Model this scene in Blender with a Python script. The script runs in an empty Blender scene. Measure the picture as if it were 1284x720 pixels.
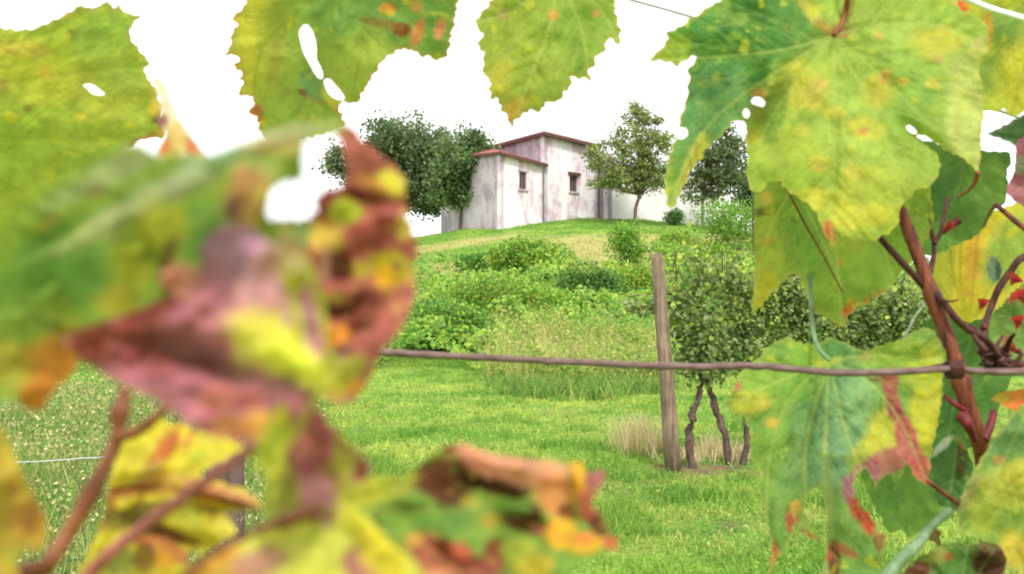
import bpy, math, random
import numpy as np
from mathutils import Vector
from mathutils.geometry import delaunay_2d_cdt

RNG = np.random.default_rng(7)
random.seed(7)
SC = bpy.context.scene
COL = SC.collection

# ------------------------------------------------------------------ camera geometry
CAM_Z = 1.45
F = 1248.0                      # focal length in photo pixels (35 mm on 36 mm, 1284 px)
PITCH = math.radians(1.24)
FW = np.array([0, math.cos(PITCH), math.sin(PITCH)])
UP = np.array([0, -math.sin(PITCH), math.cos(PITCH)])
RT = np.array([1.0, 0, 0])
ORG = np.array([0, 0, CAM_Z])


def at(px, py, d):
    """photo pixel + distance along the view axis -> world point(s)"""
    px, py, d = np.asarray(px, float), np.asarray(py, float), np.asarray(d, float)
    a = (px - 642) / F * d
    b = (360 - py) / F * d
    return ORG + a[..., None] * RT + b[..., None] * UP + d[..., None] * FW


def lin(c):
    c = np.asarray(c, float) / 255.0
    return np.where(c <= .04045, c / 12.92, ((c + .055) / 1.055) ** 2.4)


# ------------------------------------------------------------------ noise in numpy
_TAB = np.random.default_rng(3).random((64, 256, 256))


def vn(x, y, seed=0):
    t = _TAB[seed % 64]
    xi, yi = np.floor(x).astype(int), np.floor(y).astype(int)
    fx, fy = x - xi, y - yi
    fx, fy = fx * fx * (3 - 2 * fx), fy * fy * (3 - 2 * fy)
    a = t[xi & 255, yi & 255]; b = t[(xi + 1) & 255, yi & 255]
    c = t[xi & 255, (yi + 1) & 255]; d = t[(xi + 1) & 255, (yi + 1) & 255]
    return (a * (1 - fx) + b * fx) * (1 - fy) + (c * (1 - fx) + d * fx) * fy


def fbm(x, y, seed=0, oct=3):
    s, amp, tot = 0, 1.0, 0
    for k in range(oct):
        s = s + amp * vn(x * 2 ** k + 17.3 * k, y * 2 ** k + 9.1 * k, seed + k)
        tot += amp; amp *= .5
    return s / tot


def sstep(e0, e1, x):
    t = np.clip((x - e0) / (e1 - e0), 0, 1)
    return t * t * (3 - 2 * t)


# ------------------------------------------------------------------ object helpers
def tag(o, label=None, cat=None, group=None, kind=None):
    if label: o['label'] = label
    if cat: o['category'] = cat
    if group: o['group'] = group
    if kind: o['kind'] = kind
    return o


def empty(name, loc):
    o = bpy.data.objects.new(name, None)
    o.location = loc
    o.empty_display_size = .1
    COL.objects.link(o)
    return o


def mesh_obj(name, verts, faces, mat, parent=None, smooth=False, attrs=None, uv=None):
    """verts (n,3); faces (m,3|4) array or a list of lists; one linked mesh object"""
    verts = np.asarray(verts, float)
    me = bpy.data.meshes.new(name)
    if parent is not None:
        verts = verts - np.array(parent_origin(parent))
    if isinstance(faces, np.ndarray):
        k = faces.shape[1]
        me.vertices.add(len(verts)); me.vertices.foreach_set('co', verts.ravel())
        me.loops.add(faces.size); me.loops.foreach_set('vertex_index', faces.ravel().astype(np.int32))
        me.polygons.add(len(faces))
        me.polygons.foreach_set('loop_start', np.arange(0, faces.size, k, dtype=np.int32))
        me.polygons.foreach_set('loop_total', np.full(len(faces), k, dtype=np.int32))
        me.update(calc_edges=True)
    else:
        me.from_pydata([tuple(v) for v in verts], [], [tuple(f) for f in faces])
        me.update()
    if smooth:
        me.polygons.foreach_set('use_smooth', np.ones(len(me.polygons), dtype=bool))
    for nm, arr in (attrs or {}).items():
        arr = np.asarray(arr, float)
        if arr.ndim == 1:
            a = me.attributes.new(nm, 'FLOAT', 'POINT'); a.data.foreach_set('value', arr)
        else:
            a = me.attributes.new(nm, 'FLOAT_COLOR', 'POINT')
            a.data.foreach_set('color', np.c_[arr, np.ones(len(arr))].ravel())
    if uv is not None:
        l = me.uv_layers.new(name='UVMap')
        vi = np.empty(len(me.loops), dtype=np.int32); me.loops.foreach_get('vertex_index', vi)
        l.data.foreach_set('uv', np.asarray(uv, float)[vi].ravel())
    me.materials.append(mat)
    o = bpy.data.objects.new(name, me)
    COL.objects.link(o)
    if parent is not None:
        o.parent = parent
    return o


def parent_origin(p):
    v = Vector((0, 0, 0))
    while p is not None:
        v += p.location; p = p.parent
    return v


class MB:
    def __init__(s): s.v, s.f = [], []

    def add(s, v, f):
        b = len(s.v); s.v += [tuple(x) for x in v]; s.f += [tuple(b + i for i in q) for q in f]

    def tube(s, pts, radii, n=8, cap=True):
        pts = [np.asarray(p, float) for p in pts]
        V, Fc = [], []
        ref = np.array([0.31, 0.22, 0.93])
        for i, p in enumerate(pts):
            t = pts[min(i + 1, len(pts) - 1)] - pts[max(i - 1, 0)]
            t = t / (np.linalg.norm(t) + 1e-12)
            a = np.cross(t, ref)
            if np.linalg.norm(a) < .1: a = np.cross(t, [1, 0, 0])
            a /= np.linalg.norm(a); b = np.cross(t, a)
            for k in range(n):
                w = 2 * math.pi * k / n
                V.append(p + radii[i] * (math.cos(w) * a + math.sin(w) * b))
        for i in range(len(pts) - 1):
            for k in range(n):
                k2 = (k + 1) % n
                Fc.append((i * n + k, i * n + k2, (i + 1) * n + k2, (i + 1) * n + k))
        if cap:
            Fc.append(tuple(range(n - 1, -1, -1)))
            Fc.append(tuple((len(pts) - 1) * n + k for k in range(n)))
        s.add(V, Fc)

    def box(s, o, ax, ay, az):
        o, ax, ay, az = [np.asarray(q, float) for q in (o, ax, ay, az)]
        V = [o, o + ax, o + ax + ay, o + ay]; V += [v + az for v in V]
        s.add(V, [(3, 2, 1, 0), (4, 5, 6, 7), (0, 1, 5, 4), (1, 2, 6, 5), (2, 3, 7, 6), (3, 0, 4, 7)])

    def build(s, name, mat, parent=None, smooth=False):
        return mesh_obj(name, s.v, s.f, mat, parent, smooth)


def smooth_path(pts, n=6):
    """Catmull-Rom through points of any dimension"""
    P = [np.asarray(p, float) for p in pts]
    out = []
    for i in range(len(P) - 1):
        p0, p1, p2, p3 = P[max(i - 1, 0)], P[i], P[i + 1], P[min(i + 2, len(P) - 1)]
        for k in range(n):
            t = k / n
            out.append(.5 * ((2 * p1) + (p2 - p0) * t + (2 * p0 - 5 * p1 + 4 * p2 - p3) * t * t + (3 * p1 - p0 - 3 * p2 + p3) * t ** 3))
    out.append(P[-1])
    return out


# ------------------------------------------------------------------ materials
def newmat(name):
    m = bpy.data.materials.new(name); m.use_nodes = True
    nt = m.node_tree; nt.nodes.clear()
    out = nt.nodes.new('ShaderNodeOutputMaterial')
    return m, nt, out


def N(nt, typ, **kw):
    n = nt.nodes.new(typ)
    for k, v in kw.items():
        if k.startswith('i_'):
            n.inputs[k[2:].replace('_', ' ')].default_value = v
        else:
            setattr(n, k, v)
    return n


def noise(nt, vec, scale, detail=4, rough=.6):
    n = N(nt, 'ShaderNodeTexNoise'); n.inputs['Scale'].default_value = scale
    n.inputs['Detail'].default_value = detail; n.inputs['Roughness'].default_value = rough
    if vec is not None: nt.links.new(vec, n.inputs['Vector'])
    return n.outputs['Fac']


def maprange(nt, val, a, b, c=0.0, d=1.0):
    n = N(nt, 'ShaderNodeMapRange'); n.interpolation_type = 'SMOOTHSTEP'
    for i, v in enumerate((a, b, c, d)): n.inputs[i + 1].default_value = v
    nt.links.new(val, n.inputs[0])
    return n.outputs[0]


def mix(nt, fac, a, b, mode='MIX'):
    n = N(nt, 'ShaderNodeMix'); n.data_type = 'RGBA'; n.blend_type = mode
    def put(sock, v):
        if isinstance(v, bpy.types.NodeSocket): nt.links.new(v, sock)
        elif isinstance(v, (int, float)): sock.default_value = v
        else: sock.default_value = (*v[:3], 1)
    put(n.inputs[0], fac); put(n.inputs[6], a); put(n.inputs[7], b)
    return n.outputs[2]


def math_n(nt, op, a, b):
    n = N(nt, 'ShaderNodeMath'); n.operation = op
    for i, v in enumerate((a, b)):
        if isinstance(v, bpy.types.NodeSocket): nt.links.new(v, n.inputs[i])
        else: n.inputs[i].default_value = v
    return n.outputs[0]


def bump(nt, h, strength, dist):
    n = N(nt, 'ShaderNodeBump'); n.inputs['Strength'].default_value = strength; n.inputs['Distance'].default_value = dist
    nt.links.new(h, n.inputs['Height'])
    return n.outputs['Normal']


def principled(nt, out, col, rough=.7, nrm=None, spec=.4):
    p = N(nt, 'ShaderNodeBsdfPrincipled'); p.inputs['Roughness'].default_value = rough
    p.inputs['Specular IOR Level'].default_value = spec
    if isinstance(col, bpy.types.NodeSocket): nt.links.new(col, p.inputs['Base Color'])
    else: p.inputs['Base Color'].default_value = (*col, 1)
    if nrm is not None: nt.links.new(nrm, p.inputs['Normal'])
    if out is not None: nt.links.new(p.outputs[0], out.inputs['Surface'])
    return p


def leaf_shader(nt, out, col, transl, rough, spec, nrm=None):
    """thin leaf: part of the light is reflected, part passes through"""
    p = principled(nt, None, col, rough, nrm, spec)
    t = N(nt, 'ShaderNodeBsdfTranslucent'); nt.links.new(col, t.inputs['Color'])
    if nrm is not None: nt.links.new(nrm, t.inputs['Normal'])
    ms = N(nt, 'ShaderNodeMixShader'); ms.inputs[0].default_value = transl
    nt.links.new(p.outputs[0], ms.inputs[1]); nt.links.new(t.outputs[0], ms.inputs[2])
    nt.links.new(ms.outputs[0], out.inputs['Surface'])


def vine_leaf_mat(name, speck, speck_col, vein_col, transl=.52, rough=.5, spec=.10, vein_mix=.55, mottle=.4, dots=.4):
    m, nt, out = newmat(name)
    uv = N(nt, 'ShaderNodeUVMap').outputs[0]
    pig = N(nt, 'ShaderNodeAttribute', attribute_name='pigment').outputs['Color']
    vm = N(nt, 'ShaderNodeAttribute', attribute_name='vein_main').outputs['Fac']
    vs = N(nt, 'ShaderNodeAttribute', attribute_name='vein_side').outputs['Fac']
    # mottling of the blade, two sizes
    n1 = noise(nt, uv, 3.2, 5, .62)
    n2 = noise(nt, uv, 11.0, 4, .6)
    lum = math_n(nt, 'ADD', maprange(nt, n1, .3, .7, 1 - .55 * mottle, 1 + .34 * mottle), maprange(nt, n2, .3, .7, -.12 * mottle, .12 * mottle))
    c = mix(nt, 1.0, pig, lum, 'MULTIPLY')
    # yellowing islands between the veins
    n3 = noise(nt, uv, 4.3, 3, .5)
    isl = maprange(nt, n3, .60 - .12 * speck, .72 - .10 * speck, 0, min(1, .35 + .5 * speck))
    isl = math_n(nt, 'MULTIPLY', isl, maprange(nt, vs, 1.0, 5.0))
    c = mix(nt, isl, c, speck_col)
    # fine rusty dots
    vo = N(nt, 'ShaderNodeTexVoronoi'); vo.inputs['Scale'].default_value = 9.0
    nt.links.new(uv, vo.inputs['Vector'])
    sp = maprange(nt, vo.outputs['Distance'], .10, .20, 1, 0)
    sel = maprange(nt, noise(nt, uv, 2.1, 2), .56, .62, 0, dots)
    c = mix(nt, math_n(nt, 'MULTIPLY', sp, sel), c, tuple(lin((190, 120, 45)) * .7))
    # smallest network of veinlets
    vo2 = N(nt, 'ShaderNodeTexVoronoi'); vo2.feature = 'DISTANCE_TO_EDGE'; vo2.inputs['Scale'].default_value = 14.0
    nt.links.new(uv, vo2.inputs['Vector'])
    net = maprange(nt, vo2.outputs['Distance'], .0, .07, .12, 0)
    c = mix(nt, net, c, vein_col)
    v = math_n(nt, 'MAXIMUM', maprange(nt, vm, .8, 3.6, vein_mix, 0), maprange(nt, vs, .3, 2.2, vein_mix * .42, 0))
    c = mix(nt, v, c, vein_col)
    h = math_n(nt, 'ADD', math_n(nt, 'MULTIPLY', n2, .6), math_n(nt, 'MULTIPLY', vo2.outputs['Distance'], 1.6))
    h = math_n(nt, 'ADD', h, maprange(nt, vs, .3, 4.0, 0, .5))
    nrm = bump(nt, h, .25, .003)
    leaf_shader(nt, out, c, transl, rough, spec, nrm)
    return m


K = .86     # display colour -> pigment (reflected plus transmitted)
M_GREEN = vine_leaf_mat('vine_leaf_green', .5, tuple(lin((212, 208, 66)) * K), tuple(lin((190, 202, 106)) * K), vein_mix=.45)
M_DEEP = vine_leaf_mat('vine_leaf_deep_green', .15, tuple(lin((170, 190, 70)) * K), tuple(lin((120, 150, 80)) * K), transl=.42, vein_mix=.4)
M_YELLOW = vine_leaf_mat('vine_leaf_yellowing', .6, tuple(lin((206, 196, 48)) * K), tuple(lin((140, 150, 40)) * K), vein_mix=.4, dots=.35)
M_AUTUMN = vine_leaf_mat('vine_leaf_autumn', .0, tuple(lin((215, 200, 70)) * K), tuple(lin((200, 180, 110)) * K), transl=.45, vein_mix=.2, mottle=.4, dots=.0, spec=.15)


def foliage_mat(name, transl=.4, rough=.55, spec=.3):
    m, nt, out = newmat(name)
    c = N(nt, 'ShaderNodeAttribute', attribute_name='tint').outputs['Color']
    leaf_shader(nt, out, c, transl, rough, spec)
    return m


M_FOL = foliage_mat('foliage')
M_GRASS = foliage_mat('grass_blades', .45, .6, .2)


def bark_mat(name, c1, c2, scale=30, stretch=(1, 1, .15), strength=.6, dist=.01, rough=.85):
    m, nt, out = newmat(name)
    tc = N(nt, 'ShaderNodeTexCoord').outputs['Object']
    mp = N(nt, 'ShaderNodeMapping'); mp.inputs['Scale'].default_value = stretch
    nt.links.new(tc, mp.inputs['Vector'])
    n1 = noise(nt, mp.outputs[0], scale, 6, .65)
    n2 = noise(nt, tc, scale * .2, 3)
    f = math_n(nt, 'ADD', math_n(nt, 'MULTIPLY', maprange(nt, n1, .32, .68), .7), math_n(nt, 'MULTIPLY', maprange(nt, n2, .3, .7), .3))
    c = mix(nt, f, c1, c2)
    principled(nt, out, c, rough, bump(nt, n1, strength, dist), .25)
    return m


M_BARK = bark_mat('tree_bark', tuple(lin((70, 58, 50)) * .9), tuple(lin((140, 120, 105)) * .9), 8)
M_VBARK = bark_mat('old_vine_bark', tuple(lin((66, 50, 46)) * .7), tuple(lin((136, 112, 104)) * .7), 60)
M_POST = bark_mat('weathered_post_wood', tuple(lin((92, 76, 64)) * .9), tuple(lin((166, 144, 122)) * .9), 40, (1, 1, .05))
M_POSTD = bark_mat('dark_post_wood', tuple(lin((82, 64, 58)) * .7), tuple(lin((136, 112, 104)) * .7), 40, (1, 1, .1))
M_CANE = bark_mat('red_brown_cane', tuple(lin((58, 26, 20)) * .65), tuple(lin((166, 90, 56)) * .7), 260, (1, 1, .10), .8, .002, .6)
M_TWIG = bark_mat('dark_twig', tuple(lin((48, 24, 22)) * .6), tuple(lin((112, 60, 50)) * .62), 260, (1, 1, .3), .4, .001, .6)
M_STALK = bark_mat('mauve_stalk', tuple(lin((140, 72, 62))), tuple(lin((184, 112, 100))), 140, (1, 1, .2), .3, .001, .5)
M_BROWNSTALK = bark_mat('brown_stalk', tuple(lin((104, 56, 28)) * .75), tuple(lin((158, 98, 56)) * .75), 140, (1, 1, .2), .3, .001, .5)
M_PETIOLE = bark_mat('pale_green_petiole', tuple(lin((100, 138, 84)) * .6), tuple(lin((156, 182, 138)) * .6), 120, (1, 1, .2), .25, .001, .45)
M_WIRE = bark_mat('rusty_wire', tuple(lin((92, 68, 64)) * .75), tuple(lin((146, 118, 112)) * .75), 420, (.12, 1, 1), .5, .0006, .6)
M_RED = bark_mat('red_stub', tuple(lin((66, 16, 18)) * .6), tuple(lin((150, 44, 46)) * .6), 200, (1, 1, 1), .3, .001, .5)


def plain_mat(name, col, rough=.5, metal=0.0, var=.15, scale=60):
    m, nt, out = newmat(name)
    tc = N(nt, 'ShaderNodeTexCoord').outputs['Object']
    n = noise(nt, tc, scale, 4)
    c = mix(nt, 1.0, tuple(col), maprange(nt, n, .3, .7, 1 - var, 1 + var), 'MULTIPLY')
    p = principled(nt, out, c, rough)
    p.inputs['Metallic'].default_value = metal
    return m


M_GALV = plain_mat('galvanised_wire', (.46, .46, .48), .45, .0)
M_GREYWIRE = plain_mat('grey_wire', (.34, .32, .31), .5, .0)
M_STRAP = plain_mat('white_strap', (.86, .86, .86), .5)
M_FRAME = plain_mat('window_wood', tuple(lin((118, 96, 90))), .7)
M_GLASS = plain_mat('dark_pane', tuple(lin((78, 66, 72))), .15, 0, .2, 6)
M_PIPE = plain_mat('downpipe_metal', tuple(lin((110, 96, 96))), .5)


def plaster_mat(name, stain, amount, base=(236, 232, 233)):
    m, nt, out = newmat(name)
    tc = N(nt, 'ShaderNodeTexCoord').outputs['Object']
    mp = N(nt, 'ShaderNodeMapping'); mp.inputs['Scale'].default_value = (1.3, 1.3, .42)
    nt.links.new(tc, mp.inputs['Vector'])
    st = noise(nt, mp.outputs[0], 1.3, 6, .7)
    bl = noise(nt, tc, .45, 4, .6)
    fine = noise(nt, tc, 7, 5, .7)
    f = math_n(nt, 'MULTIPLY', maprange(nt, st, .38, .60), maprange(nt, bl, .36, .56))
    f = math_n(nt, 'MULTIPLY', f, amount)
    c = mix(nt, f, tuple(lin(base) * .93), stain)
    mp2 = N(nt, 'ShaderNodeMapping'); mp2.inputs['Scale'].default_value = (3.5, 3.5, .16)
    nt.links.new(tc, mp2.inputs['Vector'])
    s2 = maprange(nt, noise(nt, mp2.outputs[0], 1.6, 6, .7), .56, .76, 0, .38 * amount)
    c = mix(nt, s2, c, tuple(lin((120, 112, 116))))
    c = mix(nt, 1.0, c, maprange(nt, fine, .3, .7, .9, 1.04), 'MULTIPLY')
    principled(nt, out, c, .9, bump(nt, fine, .3, .02), .2)
    return m


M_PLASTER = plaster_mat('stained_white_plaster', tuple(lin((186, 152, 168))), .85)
M_PLASTER2 = plaster_mat('shaded_weathered_plaster', tuple(lin((140, 124, 134))), .8, (196, 184, 192))  # grey base paints side wall shade into the weathered plaster
M_PLASTER4 = plaster_mat('shaded_weathered_render', tuple(lin((110, 98, 106))), .8, (158, 146, 154))  # darker still: side block's shade painted in along with weathering
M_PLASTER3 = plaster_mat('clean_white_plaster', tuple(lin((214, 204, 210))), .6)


def tile_mat():
    m, nt, out = newmat('terracotta_tiles')
    tc = N(nt, 'ShaderNodeTexCoord').outputs['Object']
    w = N(nt, 'ShaderNodeTexWave'); w.inputs['Scale'].default_value = 2.2; w.inputs['Distortion'].default_value = .6
    nt.links.new(tc, w.inputs['Vector'])
    n = noise(nt, tc, 3, 4)
    c = mix(nt, maprange(nt, n, .3, .7), tuple(lin((136, 78, 72)) * .8), tuple(lin((196, 124, 112)) * .8))
    c = mix(nt, maprange(nt, w.outputs['Fac'], .1, .4, .45, 0), c, tuple(lin((96, 54, 52))))
    principled(nt, out, c, .85, bump(nt, w.outputs['Fac'], .6, .05), .2)
    return m


M_TILE = tile_mat()
M_EAVE = plain_mat('eave_board', tuple(lin((96, 64, 62)) * .8), .8, 0, .2, 5)

# ------------------------------------------------------------------ terrain
_PY = [-60, 0, 12, 18, 21, 25, 30, 35, 40, 45, 50, 55, 59, 62, 66, 72, 82, 100, 140, 220, 700]
_PZ = [0, 0, 0, .03, .12, .42, .95, 1.62, 2.4, 3.25, 4.2, 5.2, 6.05, 6.7, 7.45, 8.0, 8.05, 7.0, 4.0, 1.0, -2.0]


def H(x, y):
    x, y = np.asarray(x, float), np.asarray(y, float)
    yy = y
    p = (np.interp(yy - 1.5, _PY, _PZ) + np.interp(yy + 1.5, _PY, _PZ) + np.interp(yy, _PY, _PZ)) / 3
    g = np.exp(-((x - 5.5) / 27.0) ** 2)
    g = np.where(p > 0, g, 1)
    und = (fbm(x * .16 + 40, y * .16 + 40, 5) - .5) * .22 + (fbm(x * .6 + 10, y * .6, 9) - .5) * .06
    return p * g + und * np.clip(y / 8, .15, 1)


def ground_hit(px, py, dmin=3.0, dmax=90.0):
    ds = np.arange(dmin, dmax, .05)
    P = at(np.full(len(ds), px), np.full(len(ds), py), ds)
    below = P[:, 2] <= H(P[:, 0], P[:, 1])
    i = int(np.argmax(below)) if below.any() else len(ds) - 1
    return P[i]


def on_ground(px, d):
    """ground point at column px and view distance d"""
    p = at(px, 360, d)
    return np.array([p[0], p[1], float(H(p[0], p[1]))])


def make_ground():
    def axis(lo, hi, fine_lo, fine_hi, step):
        a = list(np.arange(fine_lo, fine_hi + .01, step))
        s = step
        while a[-1] < hi: s *= 1.22; a.append(a[-1] + s)
        s = step
        while a[0] > lo: s *= 1.22; a.insert(0, a[0] - s)
        return np.array(a)
    xs = axis(-700, 700, -14, 22, .28)
    ys = axis(-60, 900, 2, 78, .30)
    X, Y = np.meshgrid(xs, ys)
    Z = H(X, Y)
    V = np.c_[X.ravel(), Y.ravel(), Z.ravel()]
    nx, ny = len(xs), len(ys)
    i = np.arange(nx * ny).reshape(ny, nx)
    Fc = np.stack([i[:-1, :-1].ravel(), i[:-1, 1:].ravel(), i[1:, 1:].ravel(), i[1:, :-1].ravel()], 1)
    x, y = V[:, 0], V[:, 1]
    dry = .75 * sstep(36, 48, y + 5 * (fbm(x * .2, y * .2, 20) - .5)) * sstep(.30, .56, fbm(x * .22 + 7, y * .35, 22)) * .95
    dry = dry * (1 - sstep(58, 61.5, y - .12 * (x - 2)))            # greener strip along the house
    soil = np.exp(-(((x - 1.95) / .75) ** 2 + ((y - 9.1) / .40) ** 2)) * 1.3 * fbm(x * 2.2, y * 2.2, 31)
    soil += np.exp(-(((x - 1.45) / .35) ** 2 + ((y - 6.6) / .35) ** 2)) * .9 * fbm(x * 4, y * 4, 33)
    m, nt, out = newmat('meadow_ground')
    tc = N(nt, 'ShaderNodeTexCoord').outputs['Object']
    d = N(nt, 'ShaderNodeAttribute', attribute_name='dry').outputs['Fac']
    s = N(nt, 'ShaderNodeAttribute', attribute_name='soil').outputs['Fac']
    big = noise(nt, tc, .5, 4)
    mid = noise(nt, tc, 3.0, 5, .65)
    fine = noise(nt, tc, 22, 6, .7)
    g = mix(nt, maprange(nt, big, .35, .65), tuple(lin((108, 158, 58)) * .72), tuple(lin((164, 194, 82)) * .72))
    g = mix(nt, maprange(nt, mid, .35, .7, 0, .6), g, tuple(lin((92, 136, 50)) * .6))
    dr = mix(nt, maprange(nt, mid, .3, .7), tuple(lin((178, 168, 100)) * .74), tuple(lin((214, 192, 142)) * .74))
    c = mix(nt, math_n(nt, 'MULTIPLY', d, maprange(nt, mid, .25, .6, .55, 1)), g, dr)
    c = mix(nt, maprange(nt, math_n(nt, 'MULTIPLY', s, maprange(nt, mid, .2, .7, .6, 1.4)), .25, .6), c, tuple(lin((158, 128, 104)) * .6))
    c = mix(nt, 1.0, c, maprange(nt, fine, .28, .72, .55, 1.4), 'MULTIPLY')
    principled(nt, out, c, .95, bump(nt, fine, .8, .05), .1)
    o = mesh_obj('ground', V, Fc, m, None, True, {'dry': dry, 'soil': np.clip(soil, 0, 1)})
    tag(o, 'grassy ground rising to a rounded hilltop', 'ground', kind='structure')


make_ground()


# ------------------------------------------------------------------ leaves and blades in bulk
def rand_dirs(n, rng, up=0.0):
    v = rng.normal(size=(n, 3)); v[:, 2] += up
    return v / np.linalg.norm(v, axis=1, keepdims=True)


LOBED = np.array([(0, 0), (.32, -.10), (.55, .18), (.42, .34), (.62, .62), (.34, .66), (0, 1.08), (-.34, .66), (-.62, .62), (-.42, .34), (-.55, .18), (-.32, -.10)])
KITE = np.array([(0, 0), (.34, .38), (.22, .75), (0, 1.05), (-.22, .75), (-.34, .38)])


def leaf_cloud(name, pos, size, tint, parent, rng, shape=KITE, up=.7, mat=None, face=None):
    """many small leaves as one mesh: every leaf is a bent polygon fan"""
    n, k = len(pos), len(shape)
    nor = rand_dirs(n, rng, up)
    if face is not None:
        nor = nor + face; nor /= np.linalg.norm(nor, axis=1, keepdims=True)
    a = np.cross(nor, rand_dirs(n, rng)); a /= np.linalg.norm(a, axis=1, keepdims=True) + 1e-9
    b = np.cross(nor, a)
    sz = np.broadcast_to(size, (n,)) * rng.uniform(.65, 1.3, n)
    u, w = shape[:, 0], shape[:, 1] - .45
    bend = -.35 * (u * u) - .22 * w * w
    V = pos[:, None, :] + sz[:, None, None] * (u[None, :, None] * a[:, None, :] + w[None, :, None] * b[:, None, :] + bend[None, :, None] * nor[:, None, :])
    # quads/tri fan around vertex 0
    base = (np.arange(n) * k)[:, None]
    tri = np.array([(0, i, i + 1) for i in range(1, k - 1)])
    Fc = (base[:, :, None] + tri[None]).reshape(-1, 3)
    T = np.repeat(tint, k, axis=0)
    return mesh_obj(name, V.reshape(-1, 3), Fc, mat or M_FOL, parent, False, {'tint': T})


def tints(n, rng, cols, k=.62, var=.18):
    cols = np.array([lin(c) for c in cols]) * k
    i = rng.integers(0, len(cols), n); j = rng.integers(0, len(cols), n)
    t = rng.random(n)[:, None]
    c = cols[i] * t + cols[j] * (1 - t)
    return np.clip(c * rng.uniform(1 - var, 1 + var, (n, 1)), 0, .9)


def blades(name, base, h, width, tint, rng, lean=.35, label=None, cat='grass', parent=None, kind='stuff', bend=.5):
    n = len(base)
    ang = rng.uniform(0, 2 * math.pi, n)
    side = np.c_[np.cos(ang), np.sin(ang), np.zeros(n)]
    ld = rng.normal(size=(n, 2)) * lean
    top = base + np.c_[ld * h[:, None], h * np.clip(1 - .35 * (ld ** 2).sum(1), .4, 1)]
    mid = base + np.c_[ld * h[:, None] * .5 * (1 - bend * .6), h * .58]
    w = width[:, None] * side
    V = np.stack([base - w, base + w, mid + w * .75, mid - w * .75, top], 1).reshape(-1, 3)
    b = (np.arange(n) * 5)[:, None, None]
    tri = np.array([(0, 1, 2), (0, 2, 3), (3, 2, 4)])[None]
    Fc = (b + tri).reshape(-1, 3)
    o = mesh_obj(name, V, Fc, M_GRASS, parent, False, {'tint': np.repeat(tint, 5, axis=0)})
    if kind: tag(o, label, cat, kind=kind)
    return o


# meadow: short turf
def meadow():
    rng = np.random.default_rng(11)
    n = 230000
    d = np.exp(rng.uniform(math.log(3.6), math.log(26), n))
    x = rng.uniform(-1, 1, n) * (.58 * d + .6)
    keep = (fbm(x * 1.1, d * 1.1, 41) + .35 * rng.random(n)) > .46
    bare = np.exp(-(((x - 1.95) / .7) ** 2 + ((d - 9.1) / .35) ** 2)) + .8 * np.exp(-(((x - 1.35) / .40) ** 2 + ((d - 6.5) / .45) ** 2)) \
        + .7 * np.exp(-(((x - .9) / .22) ** 2 + ((d - 7.6) / .2) ** 2))
    keep &= rng.random(n) > bare * 1.0
    x, d = x[keep], d[keep]; n = len(x)
    base = np.c_[x, d, H(x, d) - .01]
    patch = fbm(x * .9 + 3, d * .9, 44)
    tuft = sstep(.56, .70, fbm(x * 2.6 + 31, d * 1.7, 45))           # taller tussocks here and there
    h = (.03 + .06 * rng.random(n) ** 2) * (.5 + 1.1 * patch) + tuft * .075 * rng.random(n)
    t1 = tints(n, rng, [(138, 184, 74), (160, 198, 84), (120, 166, 64)], .82)
    t2 = tints(n, rng, [(196, 210, 100), (210, 212, 118), (176, 202, 84)], .86)
    t3 = tints(n, rng, [(112, 164, 60), (132, 180, 68), (96, 150, 56)], .78)
    s = sstep(.32, .60, fbm(x * .7 + 9, d * .9, 47) + .25 * (rng.random(n) - .5))[:, None]
    t = t1 * (1 - s) + t2 * s
    tt = tuft[:, None] * .75
    worn = sstep(.60, .74, fbm(x * 1.3 + 80, d * 2.2, 55) + .12 * (rng.random(n) - .5))
    worn = np.maximum(worn * .7, np.clip(bare[keep] * 1.2, 0, 1))[:, None]
    h = h * (1 - .55 * worn[:, 0])
    t = t * (1 - worn) + tints(n, rng, [(206, 192, 128), (188, 176, 112), (176, 192, 96), (170, 140, 104)], .8) * worn
    blades('meadow_grass', base, h, .003 + .0013 * d * .28, t * (1 - tt) + t3 * tt, rng, .6, 'short bright green meadow grass on the flat ground')
    # clover and other broad leaved weeds in the turf
    n = 30000
    d = np.exp(rng.uniform(math.log(3.8), math.log(24), n)); x = rng.uniform(-1, 1, n) * (.58 * d + .6)
    keep = fbm(x * 1.4 + 60, d * 1.4, 48) + .2 * rng.random(n) > .56
    x, d = x[keep], d[keep]; n = len(x)
    pos = np.c_[x, d, H(x, d) + .02 + .05 * rng.random(n)]
    t = tints(n, rng, [(112, 176, 64), (156, 200, 84), (92, 150, 58), (190, 206, 104)], .74)
    o = leaf_cloud('meadow_weeds', pos, .016 + .0016 * d, t, None, rng, KITE, 1.6)
    tag(o, 'clover and small broad leaved weeds in the meadow turf', 'weeds', kind='stuff')


meadow()


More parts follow.
